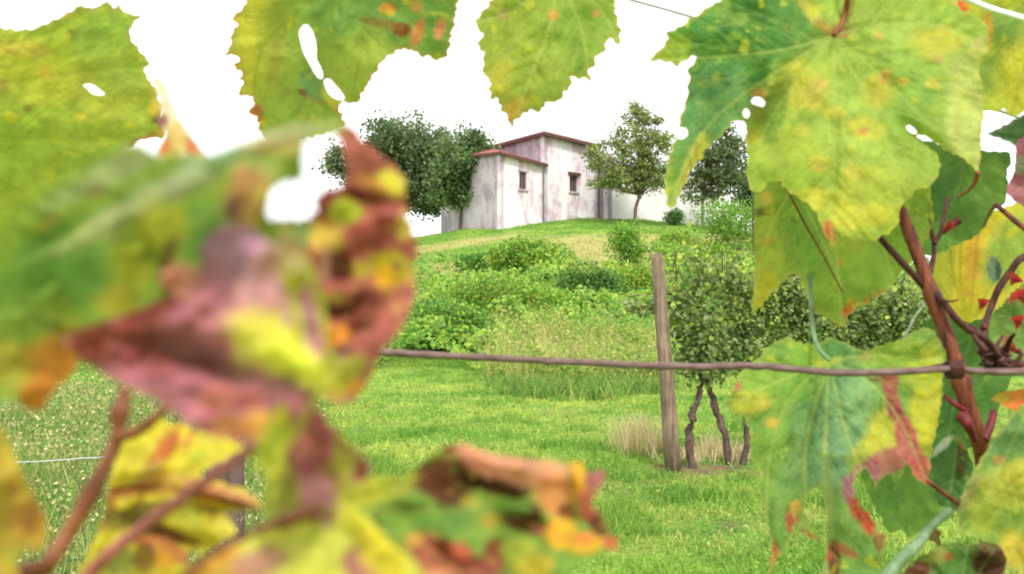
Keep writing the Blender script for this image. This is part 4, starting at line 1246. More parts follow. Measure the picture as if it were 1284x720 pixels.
leaf(rv, 'big drooping leaf with a pink red scar down its right side below the wire',
     [(1000, 428), (985, 424), (972, 430), (960, 437, 1), (952, 448), (936, 460), (924, 476), (920, 488), (914, 500), (907, 515, 1), (920, 518), (932, 524), (940, 540), (941, 560), (944, 578), (952, 592), (950, 612), (958, 630), (960, 650), (966, 668), (968, 690), (963, 722, 1), (974, 702), (984, 690), (992, 672), (996, 652), (994, 640), (1002, 664), (1012, 672), (1028, 679, 1), (1018, 662), (1008, 640), (1010, 622), (1024, 610), (1034, 620), (1038, 650), (1036, 690), (1034, 740), (1120, 750), (1106, 700), (1112, 672, 1), (1100, 664), (1092, 648), (1080, 634), (1070, 612), (1072, 598), (1082, 588), (1094, 598), (1097, 614, 1), (1106, 598), (1118, 596), (1124, 606, 1), (1132, 592), (1138, 580), (1144, 594), (1154, 604), (1163, 608, 1), (1166, 590), (1168, 566), (1174, 540), (1178, 516), (1182, 490), (1182, 474), (1192, 462), (1198, 452), (1186, 440), (1176, 424), (1166, 412), (1150, 414), (1130, 426), (1108, 432), (1084, 440), (1060, 430), (1040, 424), (1020, 432)],
     .62, (1050, 540), (-.006, -.016), (1040, 452), [[(1040, 452), (1036, 520), (1034, 600), (1036, 690)], [(1040, 452), (990, 500), (964, 580), (962, 700)], [(1040, 452), (1000, 468), (950, 490), (910, 514)], [(1040, 452), (1090, 480), (1130, 530), (1160, 600)], [(1040, 452), (1100, 446), (1194, 454)], [(1040, 452), (1060, 540), (1090, 610), (1110, 668)], [(1040, 452), (1010, 560), (1014, 660)]],
     (112, 164, 78), [(960, 480, 40, 40, 0, (140, 182, 66), .8, .8), (935, 505, 26, 16, 0, (190, 192, 60), .8), (1050, 540, 34, 90, 14, (104, 160, 126), .95, .7), (1075, 500, 24, 50, 20, (136, 186, 130), .8, .8), (1000, 560, 26, 60, 15, (98, 152, 98), .8, .8), (1000, 480, 24, 20, 0, (108, 166, 62), .7), (968, 560, 20, 50, 10, (126, 176, 70), .7), (1018, 445, 30, 22, 0, (130, 180, 60), .7), (1110, 440, 50, 20, -8, (150, 190, 62), .8), (1060, 440, 24, 16, 0, (92, 152, 96), .8), (1084, 447, 10, 6, 0, (150, 120, 90), .7),  # teal blots at the centre paint reflected sky sheen into the leaf colour
      (1160, 510, 20, 70, 8, (206, 204, 40), .95, .6), (1110, 545, 22, 40, 10, (212, 206, 50), .9, .7), (1155, 470, 26, 20, 0, (170, 196, 48), .8, .7), (1036, 660, 9, 110, 0, (164, 196, 130), .8, .7), (1070, 690, 26, 60, 0, (110, 158, 78), .8), (1090, 570, 30, 20, -20, (196, 200, 60), .6),
      (1116, 482, 11, 20, 0, (176, 78, 78), .97, .35), (1121, 510, 11, 22, -16, (166, 70, 84), .98, .35), (1136, 550, 14, 34, -12, (208, 98, 102), .98, .35), (1140, 568, 16, 30, -8, (212, 104, 110), .98, .35), (1152, 588, 16, 30, -20, (230, 84, 108), .98, .35), (1112, 580, 38, 17, -24, (210, 108, 112), .98, .35), (1084, 598, 24, 19, -30, (180, 98, 120), .97, .4), (1068, 620, 13, 26, -14, (166, 98, 124), .97, .35), (1076, 638, 12, 18, -30, (190, 46, 52), .98, .35), (1092, 654, 13, 16, -30, (200, 40, 44), .98, .35), (1104, 670, 9, 26, 0, (152, 84, 52), .8), (1106, 475, 14, 5, 0, (150, 90, 70), .8),
      (994, 653, 9, 16, -10, (212, 64, 70), .95), (1012, 673, 18, 6, 28, (150, 54, 48), .97), (997, 636, 7, 10, 0, (230, 170, 60), .9), (966, 698, 10, 26, 0, (186, 90, 56), .9), (958, 640, 5, 10, 0, (160, 90, 80), .8), (1046, 702, 8, 26, 0, (120, 50, 44), .9), (1036, 694, 8, 10, 0, (190, 90, 60), .9), (1060, 690, 18, 6, 30, (170, 90, 60), .8), (968, 530, 7, 6, 0, (232, 180, 50), .9), (956, 508, 8, 6, 0, (216, 192, 70), .8), (992, 552, 6, 8, 0, (84, 120, 56), .8), (1056, 524, 5, 4, 0, (92, 130, 90), .9), (923, 485, 7, 6, 0, (226, 110, 90), .9)],
     ((190, 190, 90), 4, .45), [[(978, 566), (986, 558), (990, 562), (984, 572), (980, 576)]], (15, 3), 3.3, .004, .012, [(1015, 640, 26, 70, 0, .03), (1150, 560, 30, 60, 10, -.012), (1000, 540, 16, 90, 18, .014)], M_GREEN, petiole=[(1040, 452, .624), (1026, 436, .632), (1019, 410, .65), (1016, 360, .675), (1014, 320, .70)], pet_w=7, warp=.28)
leaf(rv, 'plain green lobed leaf under the pink scarred leaf',
     [(1080, 588), (1110, 566), (1140, 556), (1160, 576), (1168, 596), (1172, 618), (1176, 640), (1172, 656), (1178, 668), (1180, 686, 1), (1166, 678), (1154, 668), (1140, 674, 1), (1128, 664), (1114, 668), (1108, 654, 1), (1100, 640), (1090, 622)],
     .68, (1130, 620), (.0, .01), (1110, 570), [[(1110, 570), (1140, 620), (1176, 680)], [(1110, 570), (1112, 620), (1130, 664)], [(1110, 570), (1150, 590), (1172, 630)]],
     (106, 156, 70), [(1150, 640, 30, 34, 0, (120, 168, 74), .7), (1174, 674, 12, 12, 0, (140, 90, 60), .9), (1120, 620, 16, 20, 0, (90, 142, 70), .7)], None, (), (16, 4), 3.6, .0, .008, mat=M_DEEP)
leaf(rv, 'dark leaf with pale curled edge beside the swollen cane',
     [(1162, 606), (1166, 580), (1174, 560), (1186, 548), (1198, 541), (1204, 552), (1212, 566), (1222, 590), (1220, 620), (1206, 640), (1188, 636), (1172, 628)], .70, (1190, 590), (0, 0), (1200, 545), [[(1200, 545), (1196, 590), (1188, 632)]],
     (66, 112, 54), [(1180, 558, 18, 6, -40, (190, 206, 190), .9), (1204, 580, 8, 24, 0, (86, 60, 44), .7), (1210, 552, 9, 10, 0, (206, 120, 80), .8)], None, (), (16, 2), 3.6, .0, .008, mat=M_DEEP)
leaf(rv, 'big yellow flecked leaf entering from the right at the bottom',
     [(1330, 490), (1300, 500), (1282, 508), (1266, 524), (1256, 536), (1244, 552), (1236, 566), (1222, 588), (1212, 606), (1206, 622), (1202, 640), (1203, 662, 1), (1210, 670), (1226, 674), (1238, 684, 1), (1250, 684), (1258, 694), (1262, 712, 1), (1276, 716), (1290, 730), (1330, 760)],
     .56, (1255, 610), (-.02, -.01), (1300, 490), [[(1300, 490), (1262, 570), (1232, 630), (1206, 660)], [(1300, 490), (1296, 580), (1280, 660), (1264, 708)], [(1300, 490), (1262, 530), (1226, 588)]],
     (136, 178, 72), [(1262, 556, 40, 34, -50, (100, 158, 104), .9, .8), (1270, 610, 30, 30, 0, (196, 200, 66), .8, .8), (1234, 640, 20, 24, 0, (180, 196, 68), .7), (1280, 690, 26, 24, 0, (222, 190, 50), .9, .7), (1252, 576, 9, 6, 0, (206, 150, 80), .8), (1240, 606, 14, 10, 0, (196, 200, 70), .7), (1280, 590, 18, 16, 0, (210, 200, 60), .7), (1216, 620, 8, 30, 30, (172, 160, 110), .6)],
     ((190, 190, 130), 4, .5), (), (17, 3.5), 3.6, .004, .012, mat=M_GREEN)
leaf(rv, 'dark green leaf with a maroon curled margin at the bottom right',
     [(1120, 740), (1134, 716), (1150, 700), (1166, 692), (1180, 684), (1200, 680), (1216, 684), (1232, 680), (1248, 682), (1258, 692), (1262, 706), (1256, 722), (1250, 760), (1140, 770)],
     .52, (1190, 715), (.0, -.03), (1200, 760), [[(1200, 760), (1214, 684)], [(1200, 760), (1160, 700)], [(1200, 760), (1246, 690)]],
     (78, 124, 54), [(1244, 700, 22, 28, 20, (86, 36, 34), .97, .4), (1150, 716, 20, 10, -20, (112, 46, 40), .9), (1172, 694, 14, 12, 0, (150, 150, 70), .7), (1190, 698, 5, 4, 0, (180, 80, 50), .8), (1232, 684, 30, 5, 0, (120, 110, 60), .6)],
     None, (), (16, 2), 3.6, .0, .012, [(1246, 690, 22, 16, 0, -.02)], mat=M_DEEP)
leaf(rv, 'small orange dried leaf at the right edge under the wire', [(1242, 500, 1), (1256, 492), (1272, 490), (1310, 486), (1310, 520), (1280, 516), (1264, 512), (1254, 506)], .58, (1270, 502), (0, 0), (1310, 500), [[(1310, 500), (1246, 500)]], (224, 136, 62), [(1256, 498, 12, 7, 0, (196, 176, 60), .8), (1284, 508, 14, 8, 0, (232, 110, 60), .8)], None, (), (12, 2), 3, mat=M_AUTUMN, side=False)

leaf(rv, 'tiny grey teal folded leaf on the thin twig', [(1243, 320, 1), (1250, 325), (1256, 338), (1253, 350), (1246, 355, 1), (1240, 347), (1237, 334)], .68, (1246, 338), (0, 0), (1246, 355), [[(1246, 355), (1244, 322)]], (110, 140, 132), [(1252, 340, 4, 12, 0, (60, 90, 66), .8)], None, (), (9, .5), 2.5, mat=M_DEEP, side=False)
for (x, y, s, a) in [(1272, 350, 9, .3), (1282, 372, 10, 1.2), (1232, 380, 8, 2.0), (1268, 436, 8, .8), (1190, 284, 7, 2.6), (1154, 250, 0, 0), (1276, 402, 9, 1.7)]:
    if not s: continue
    pts = [(x + s * r * math.cos(a + t), y + s * r * math.sin(a + t)) for t, r in ((0, 1.4), (.9, .6), (1.8, 1.1), (2.9, .7), (3.9, 1.2), (5.0, .7))]
    leaf(rv, 'small red withered leaf scrap', [(p[0], p[1], 1) for p in pts], .67, (x, y), (.03, .02), base=(186, 44, 44), blots=[(x, y + 3, s * .7, s * .5, 20, (120, 30, 34), .8)], teeth=(6, .5), h=2.2, wave=.004, mat=M_AUTUMN, side=False)
# canes and twigs of the right vine
stem('cane', rv, [(1128, 262, .66), (1140, 292, .655), (1153, 326, .65), (1166, 362, .645), (1183, 410, .64), (1198, 452, .635), (1208, 490, .63), (1220, 530, .63), (1232, 570, .64), (1238, 640, .66), (1240, 760, .68), (1236, 900, .70)], 15, 22, M_CANE, 12, 'thick red brown main cane', [(.30, .22, .03), (.52, .35, .03)])
stem('twig', rv, [(1093, 286, .645), (1110, 306, .643), (1130, 328, .642), (1150, 350, .644), (1166, 368, .648)], 7.5, 10, M_TWIG)
stem('twig', rv, [(1166, 362, .645), (1182, 378, .635), (1196, 396, .63), (1212, 412, .63), (1236, 426, .635), (1250, 444, .64), (1262, 462, .65)], 9, 8, M_TWIG)
stem('tendril', rv, [(1180, 376, .633), (1192, 378, .628), (1202, 376, .626)], 3.5, 2, M_TWIG, 6)
stem('twig', rv, [(1152, 236, .70), (1160, 262, .695), (1169, 296, .69), (1171, 316, .685), (1166, 346, .67), (1166, 364, .65)], 5, 7, M_TWIG)
stem('twig', rv, [(1189, 246, .70), (1184, 270, .695), (1179, 292, .69), (1171, 306, .687)], 4.5, 6, M_TWIG)
stem('bud', rv, [(1182, 292, .685), (1190, 285, .684), (1202, 276, .684)], 5, 11, M_RED, 8, 'short red bud on the forked twig')
stem('twig', rv, [(1330, 310, .72), (1284, 322, .70), (1266, 342, .70), (1252, 362, .70), (1243, 384, .70), (1235, 408, .69), (1232, 440, .68), (1240, 466, .67)], 9, 8, M_TWIG)
stem('twig', rv, [(1248, 256, .71), (1262, 268, .705), (1284, 286, .70), (1330, 316, .70)], 6, 7, M_CANE)
stem('tendril', rv, [(1248, 256, .71), (1240, 268, .715), (1232, 286, .72)], 4, 2, M_BROWNSTALK, 6)
stem('tendril', rv, [(1226, 216, .60), (1222, 230, .605), (1212, 240, .61), (1200, 248, .615)], 7, 3, M_BROWNSTALK, 6, 'curled brown tendril of the largest leaf')
stem('twig', rv, [(1130, 466, .62), (1160, 462, .615), (1186, 458, .61), (1205, 456, .62)], 3, 9, M_TWIG, 8)
stem('stub', rv, [(1184, 497, .63), (1196, 506, .625), (1212, 516, .625)], 5, 9, M_RED, 8, 'red side stub on the cane')
stem('twig', rv, [(1164, 604, .60), (1180, 616, .61), (1196, 628, .62), (1212, 638, .64)], 6, 7, M_CANE, 8)
stem('bud', rv, [(1206, 522, .615), (1214, 534, .61), (1222, 552, .615)], 18, 8, M_RED, 10, 'swollen maroon bud beside the cane')
stem('bud', rv, [(1246, 516, .64), (1242, 532, .635), (1234, 552, .63)], 9, 12, M_RED, 10)
stem('petiole', rv, [(1108, 728, .57), (1124, 708, .575), (1140, 692, .58), (1154, 678, .60), (1166, 662, .64), (1190, 640, .66)], 17, 12, M_PETIOLE, 10, 'pale green leaf stalk at the bottom')
stem('petiole', rv, [(944, 240, .66), (944, 262, .66), (944, 290, .665), (945, 320, .67)], 4, 2, M_PETIOLE, 6)
stem('petiole', rv, [(1130, 430, .66), (1140, 412, .70), (1148, 396, .74), (1160, 380, .76)], 4, 3, M_PETIOLE, 6)
stem('petiole', rv, [(974, 220, .655), (990, 244, .655), (1010, 282, .658), (1034, 324, .66), (1056, 366, .665)], 3.5, 2, M_BROWNSTALK, 6)  # brown midrib of the leaf behind, built as a thin tube
# tangled remains of grape stalks at the wire
rc = empty('grape_stalk', tuple(at(1262, 452, .66)))
tag(rc, 'dark dried grape stalk tangled at the right end of the rusty wire', 'grape stalk')
rs = MB(); rg = np.random.default_rng(77)
for i in range(26):
    a = np.array([1252 + rg.normal() * 8, 452 + rg.normal() * 7, .655 + rg.normal() * .012])
    b = a + np.array([rg.normal() * 17, rg.normal() * 13, rg.normal() * .014])
    m_ = (a + b) / 2 + np.array([rg.normal() * 4, rg.normal() * 4, 0])
    rs.tube(smooth_path([at(*a), at(*m_), at(*b)], 4), list(np.linspace(.0022, .0011, 9)), 6)
rs.tube(smooth_path([at(1330, 470, .67), at(1284, 462, .66), at(1252, 452, .655), at(1226, 440, .655)], 5), list(np.linspace(.006, .002, 16)), 8)
rs.build('stalk', M_TWIG, rc, True)
for (x, y, r) in [(1268, 458, .0024), (1276, 440, .002), (1282, 462, .003), (1258, 436, .002), (1232, 410, .0026)]:
    bb = MB(); p = at(x, y, .652)
    bb.tube([p + np.array([0, 0, -r]), p + np.array([.0003, 0, -r * .5]), p + np.array([.001, 0, r * .3]), p + np.array([.001, 0, r])], [r * .3, r * .95, r * .85, r * .25], 9)
    bb.build('shrivelled_berry', M_RED, rc, True)
# knot of tendril round the wire
kb = MB()
for i in range(4):
    ring = []
    for q in range(15):
        a = q / 12 * 2 * math.pi
        ring.append(at(1188 + i * 4.5 + q * .2, 464, .562) + np.array([0, math.sin(a) * .0042, math.cos(a) * .0042]))
    kb.tube(ring, [.0013] * 15, 6)
tag(kb.build('wire_tie', M_TWIG, None, True), 'dark tendril knot tied round the rusty wire beside the cane', 'tie')

# ---- the out of focus vine on the left
DS = .85
lv = empty('grape_vine', tuple(at(60, 1300, .26 * DS)))
tag(lv, 'blurred grape vine on the left close to the lens with yellow and red brown leaves', 'grape vine')
leaf(lv, 'large blurred green and yellow leaf sweeping across the left',
     [(-70, 330), (0, 284), (40, 252), (80, 226), (110, 203), (145, 185), (168, 180), (182, 186), (204, 197), (214, 197), (235, 192), (262, 194), (290, 184), (320, 173), (355, 161), (395, 152), (424, 150), (434, 158), (424, 168), (404, 170), (386, 176), (380, 190), (380, 216), (374, 228), (356, 228), (342, 238), (335, 256), (338, 275), (360, 280), (372, 300), (360, 345), (300, 400), (220, 400), (150, 415), (104, 448), (90, 470), (68, 488), (52, 514), (34, 512), (10, 500), (-70, 520)],
     .205, (180, 320), (-.008, .012), (420, 160), [[(420, 160), (320, 196), (220, 230), (110, 280), (-20, 350)], [(420, 160), (300, 240), (200, 340), (120, 440)], [(420, 160), (350, 220), (300, 330)]],
     (148, 176, 66), [(60, 350, 90, 40, -30, (112, 160, 64), .9, .8), (120, 300, 40, 12, -28, (186, 190, 110), .7, .8), (215, 238, 110, 15, -27, (200, 204, 160), .75, .9), (110, 292, 70, 12, -30, (190, 196, 130), .8, .7), (140, 216, 90, 16, -27, (190, 194, 140), .7, .9), (320, 186, 90, 9, -17, (196, 212, 176), .85, .7), (120, 240, 20, 8, -10, (150, 110, 70), .7), (60, 300, 60, 16, -30, (110, 158, 66), .8, .8), (60, 280, 20, 8, -30, (190, 160, 70), .6),  # pale bands along the folds: painted highlights and pale underside
      (250, 290, 24, 40, 0, (122, 170, 80), .8, .8), (200, 280, 30, 30, -45, (196, 190, 60), .8, .8), (160, 340, 36, 36, 0, (196, 190, 58), .8, .8), (110, 350, 30, 46, 10, (108, 156, 64), .9, .8), (150, 380, 30, 20, 0, (210, 190, 60), .7, .8), (300, 190, 60, 16, -18, (146, 186, 120), .8, .8), (350, 170, 60, 8, -10, (216, 206, 150), .8, .8), (350, 185, 40, 10, -5, (210, 176, 110), .8, .8), (320, 215, 40, 16, -10, (196, 208, 120), .8), (310, 232, 30, 24, -20, (206, 140, 96), .85), (315, 260, 16, 30, 0, (216, 170, 96), .85), (292, 260, 10, 16, 0, (150, 104, 96), .8), (330, 244, 10, 10, 0, (224, 200, 90), .8),
      (40, 440, 60, 60, 0, (182, 166, 60), .9, .8), (70, 460, 36, 44, 30, (212, 130, 52), .9, .8), (50, 500, 26, 24, 0, (206, 128, 48), .9), (20, 400, 60, 30, 0, (126, 164, 66), .8), (208, 326, 9, 26, 20, (112, 62, 34), .9, .7), (226, 350, 20, 18, 0, (226, 160, 130), .9, .7)],
     None, (), (20, 3), 5.5, .0, .012, [(215, 238, 200, 16, -26, -.010), (350, 175, 120, 14, -16, -.006)], M_AUTUMN, vk=.3)
MAU = (180, 108, 122)
leaf(lv, 'blurred mauve red folded leaf in front of the large left leaf',
     [(78, 424, 1), (104, 412), (134, 402), (166, 392), (190, 380), (202, 364), (200, 348), (212, 336), (232, 340), (250, 340), (252, 318), (258, 298), (276, 284), (300, 282), (322, 292), (350, 310), (374, 336), (390, 370), (402, 410), (406, 450), (398, 484), (384, 512), (362, 540), (344, 560), (320, 560), (290, 552), (262, 546), (236, 532), (212, 512), (186, 496), (158, 484), (128, 468), (100, 450)],
     .185, (250, 430), (-.010, .0), (390, 500), [[(390, 500), (330, 420), (290, 300)], [(390, 500), (250, 440), (84, 424)]],
     MAU, [(130, 425, 60, 26, -14, (146, 70, 52), .9, .8), (200, 382, 60, 13, -28, (126, 50, 46), .9, .7), (240, 450, 76, 17, 12, (116, 70, 66), .9, .9), (180, 450, 40, 16, 10, (160, 82, 88), .8), (300, 470, 26, 14, 0, (116, 76, 68), .9, .8), (290, 396, 46, 40, 20, (196, 124, 128), .8, .9), (300, 326, 50, 52, 40, (182, 134, 160), .95, .9), (226, 350, 26, 20, 0, (236, 168, 140), .9, .8), (350, 330, 26, 30, 30, (206, 166, 150), .9, .9), (270, 360, 30, 30, 0, (172, 104, 114), .7), (366, 390, 20, 56, -22, (180, 136, 148), .9, .8), (330, 370, 30, 40, -20, (206, 150, 146), .7, .9),
      (338, 430, 50, 32, 36, (220, 216, 76), .92, .7), (370, 455, 44, 26, 35, (214, 216, 66), .97, .6), (352, 486, 22, 18, 0, (146, 102, 98), .95, .6), (275, 500, 26, 16, 0, (206, 120, 104), .8), (316, 500, 16, 12, 0, (206, 106, 96), .8), (330, 530, 22, 20, 0, (206, 160, 60), .85), (292, 536, 26, 14, 0, (190, 120, 60), .8), (216, 320, 12, 14, 0, (120, 70, 60), .8)],
     None, (), (24, 3), 5.5, .0, .010, [(240, 445, 90, 20, 12, .012), (200, 375, 60, 14, -25, .01), (340, 440, 60, 30, 30, -.008)], M_AUTUMN, kk=1.12)
leaf(lv, 'blurred yellow green folded leaf edge right of the mauve leaf',
     [(352, 290), (366, 292), (384, 320), (398, 352), (408, 390), (412, 430), (418, 452), (410, 480), (394, 510), (376, 540), (358, 566), (338, 590), (326, 594), (322, 580), (322, 560), (344, 520), (362, 490), (370, 460), (372, 420), (364, 380), (352, 336)],
     .172, (390, 440), (.006, .0), (360, 296), [[(360, 296), (398, 380), (400, 460), (340, 580)]],
     (206, 210, 72), [(366, 310, 16, 34, -20, (206, 176, 140), .8), (392, 370, 10, 50, -10, (196, 206, 92), .8), (350, 560, 34, 30, -50, (176, 186, 56), .9), (320, 598, 20, 16, 0, (166, 170, 60), .8), (372, 510, 10, 30, 40, (206, 196, 60), .8)],
     None, (), (26, 2), 5, .0, .008, mat=M_AUTUMN, side=False)
BRN = (186, 104, 88)
leaf(lv, 'crinkled salmon brown leaf with yellow spots standing before the dark tree',
     [(424, 162), (442, 160), (452, 174), (466, 186), (484, 200), (500, 214), (508, 232), (508, 254), (512, 276), (520, 296), (524, 314), (518, 332), (520, 356), (516, 382), (508, 402), (496, 422), (478, 440), (470, 458), (460, 480), (444, 500), (424, 506), (404, 494), (396, 470), (404, 446), (402, 420), (400, 392), (394, 362), (384, 336), (366, 312), (344, 296), (338, 280), (362, 276), (384, 276), (398, 262), (396, 250), (408, 240), (424, 236), (436, 226), (434, 200), (428, 182)],
     .235, (450, 320), (.012, .0), (410, 470), [[(410, 470), (440, 380), (470, 290), (440, 170)], [(410, 470), (480, 380), (520, 320)]],
     BRN, [(436, 172, 18, 20, 0, (216, 124, 112), .9), (490, 232, 19, 18, 20, (216, 208, 62), .95, .6), (466, 232, 20, 10, 20, (226, 160, 80), .8), (432, 264, 24, 18, 20, (172, 182, 48), .97, .5), (462, 246, 40, 9, 14, (116, 50, 34), .95, .6), (406, 248, 22, 14, -30, (112, 44, 34), .95, .6), (400, 266, 10, 16, 0, (130, 60, 46), .9), (480, 278, 44, 12, -14, (200, 104, 94), .8), (510, 282, 14, 24, 10, (230, 206, 90), .95), (470, 300, 40, 8, -24, (146, 66, 62), .8), (380, 292, 22, 18, 0, (112, 146, 72), .9), (410, 300, 24, 22, 30, (226, 192, 80), .9), (444, 312, 22, 10, -30, (140, 72, 50), .9),
      (492, 332, 27, 18, 20, (218, 198, 56), .95, .6), (484, 352, 14, 22, 10, (248, 186, 36), .97), (498, 334, 7, 7, 0, (150, 106, 84), .9), (452, 338, 16, 10, 0, (214, 196, 60), .8), (424, 336, 18, 22, 0, (88, 34, 26), .97, .6), (408, 330, 8, 30, 0, (190, 140, 120), .7), (418, 374, 26, 8, 0, (186, 166, 66), .9), (420, 390, 34, 10, -8, (84, 30, 30), .97, .6), (470, 386, 34, 30, 0, (136, 66, 54), .85), (460, 366, 20, 8, -10, (96, 38, 28), .9), (450, 408, 22, 8, -10, (110, 40, 24), .9), (416, 424, 22, 14, -20, (240, 150, 44), .97, .6), (490, 400, 16, 30, 25, (206, 116, 102), .8), (470, 425, 26, 12, -20, (172, 92, 90), .8), (430, 440, 14, 8, 0, (120, 80, 80), .8), (430, 466, 30, 18, -20, (176, 176, 64), .95), (446, 486, 14, 9, 0, (240, 160, 44), .95), (420, 490, 20, 12, 0, (186, 176, 60), .9)],
     ((206, 120, 96), 5, .5), (), (16, 5), 4.5, .0, .010, [(462, 248, 50, 12, 14, .008), (425, 388, 34, 14, -8, .008), (424, 336, 20, 22, 0, .009), (470, 302, 44, 14, -24, .004), (490, 270, 40, 18, -14, -.005)], M_AUTUMN, side=False)
leaf(lv, 'blurred yellow leaf with brown streaks at the bottom left',
     [(96, 740), (108, 700), (122, 668), (134, 630), (140, 596), (152, 562), (172, 542), (196, 528), (222, 532), (250, 540), (282, 548), (304, 560), (290, 572), (270, 582), (252, 594), (276, 604), (304, 614), (328, 630), (324, 640), (300, 640), (284, 646), (296, 664), (276, 680), (254, 694), (236, 720), (226, 750)],
     .30, (200, 620), (.0, -.02), (110, 720), [[(110, 720), (190, 620), (300, 560)], [(110, 720), (220, 650), (326, 634)]],
     (222, 204, 58), [(206, 566, 13, 44, 30, (196, 100, 58), .95, .7), (236, 556, 7, 26, 20, (206, 130, 66), .8), (130, 640, 16, 30, 20, (150, 110, 50), .8), (176, 640, 40, 8, -12, (110, 80, 40), .8), (180, 600, 36, 9, -40, (206, 190, 100), .7), (240, 580, 40, 22, -20, (224, 206, 62), .8), (250, 570, 14, 6, -20, (190, 206, 64), .7), (160, 616, 46, 9, -10, (176, 100, 62), .9, .6), (200, 612, 30, 8, -2, (206, 140, 76), .8), (270, 616, 60, 9, 18, (226, 150, 96), .9, .6), (304, 634, 26, 6, 14, (106, 50, 34), .95), (246, 618, 30, 7, 10, (150, 80, 44), .8), (160, 650, 30, 14, -20, (122, 110, 52), .8), (206, 668, 44, 9, 18, (96, 50, 26), .95, .6), (200, 686, 44, 12, 20, (206, 120, 80), .95), (262, 644, 40, 9, 14, (136, 66, 40), .8), (290, 656, 18, 20, 0, (232, 216, 90), .8), (206, 702, 14, 14, 0, (226, 160, 50), .9), (150, 706, 24, 22, 0, (128, 140, 66), .8), (180, 700, 16, 20, 0, (120, 80, 40), .8), (240, 650, 20, 14, 0, (196, 196, 60), .8)],
     None, [[(236, 694), (246, 688), (250, 700), (242, 708), (234, 704)]], (22, 4), 4.5, .0, .012, [(206, 668, 60, 8, 18, .012), (270, 620, 80, 9, 16, -.012), (180, 606, 60, 9, -10, .01)], M_AUTUMN, side=False)
leaf(lv, 'blurred ochre leaf at the left edge',
     [(-70, 520), (-10, 526), (6, 544), (18, 570), (30, 596), (44, 622), (56, 646), (60, 672), (50, 690), (30, 690), (20, 704), (26, 740), (-70, 760)], .22, (10, 620), (.0, .0), (-50, 640), [[(-50, 640), (50, 670)]], (192, 164, 62),
     [(36, 650, 20, 24, 0, (196, 124, 70), .7, .8), (10, 560, 20, 30, 0, (206, 186, 62), .7), (20, 700, 20, 14, 0, (176, 170, 60), .8), (16, 610, 10, 12, 0, (176, 120, 70), .6)], None, (), (24, 3), 5, .0, .008, mat=M_AUTUMN)
leaf(lv, 'blurred pale yellow leaf with mauve patches at the bottom',
     [(222, 760), (250, 716), (284, 690), (318, 674), (352, 660), (384, 650), (400, 636), (430, 630), (452, 640), (470, 660), (494, 684), (520, 704), (534, 730), (536, 770)],
     .19, (390, 700), (.0, -.012), (400, 640), [[(400, 640), (380, 700), (350, 760)], [(400, 640), (470, 700), (510, 760)]],
     (222, 220, 92), [(270, 706, 40, 14, -40, (222, 150, 60), .85), (326, 704, 34, 18, -20, (186, 128, 118), .9), (300, 730, 30, 16, 0, (196, 110, 84), .8), (450, 706, 18, 24, 10, (176, 108, 116), .95, .6), (470, 726, 30, 14, 10, (196, 130, 110), .9), (400, 676, 40, 20, -10, (224, 224, 100), .8), (480, 690, 24, 40, -40, (232, 214, 56), .9), (420, 645, 24, 14, 0, (190, 150, 140), .8), (440, 650, 20, 20, 0, (226, 220, 60), .8)],
     None, (), (26, 3), 5, .0, .010, mat=M_AUTUMN)
DKB = (92, 40, 28)
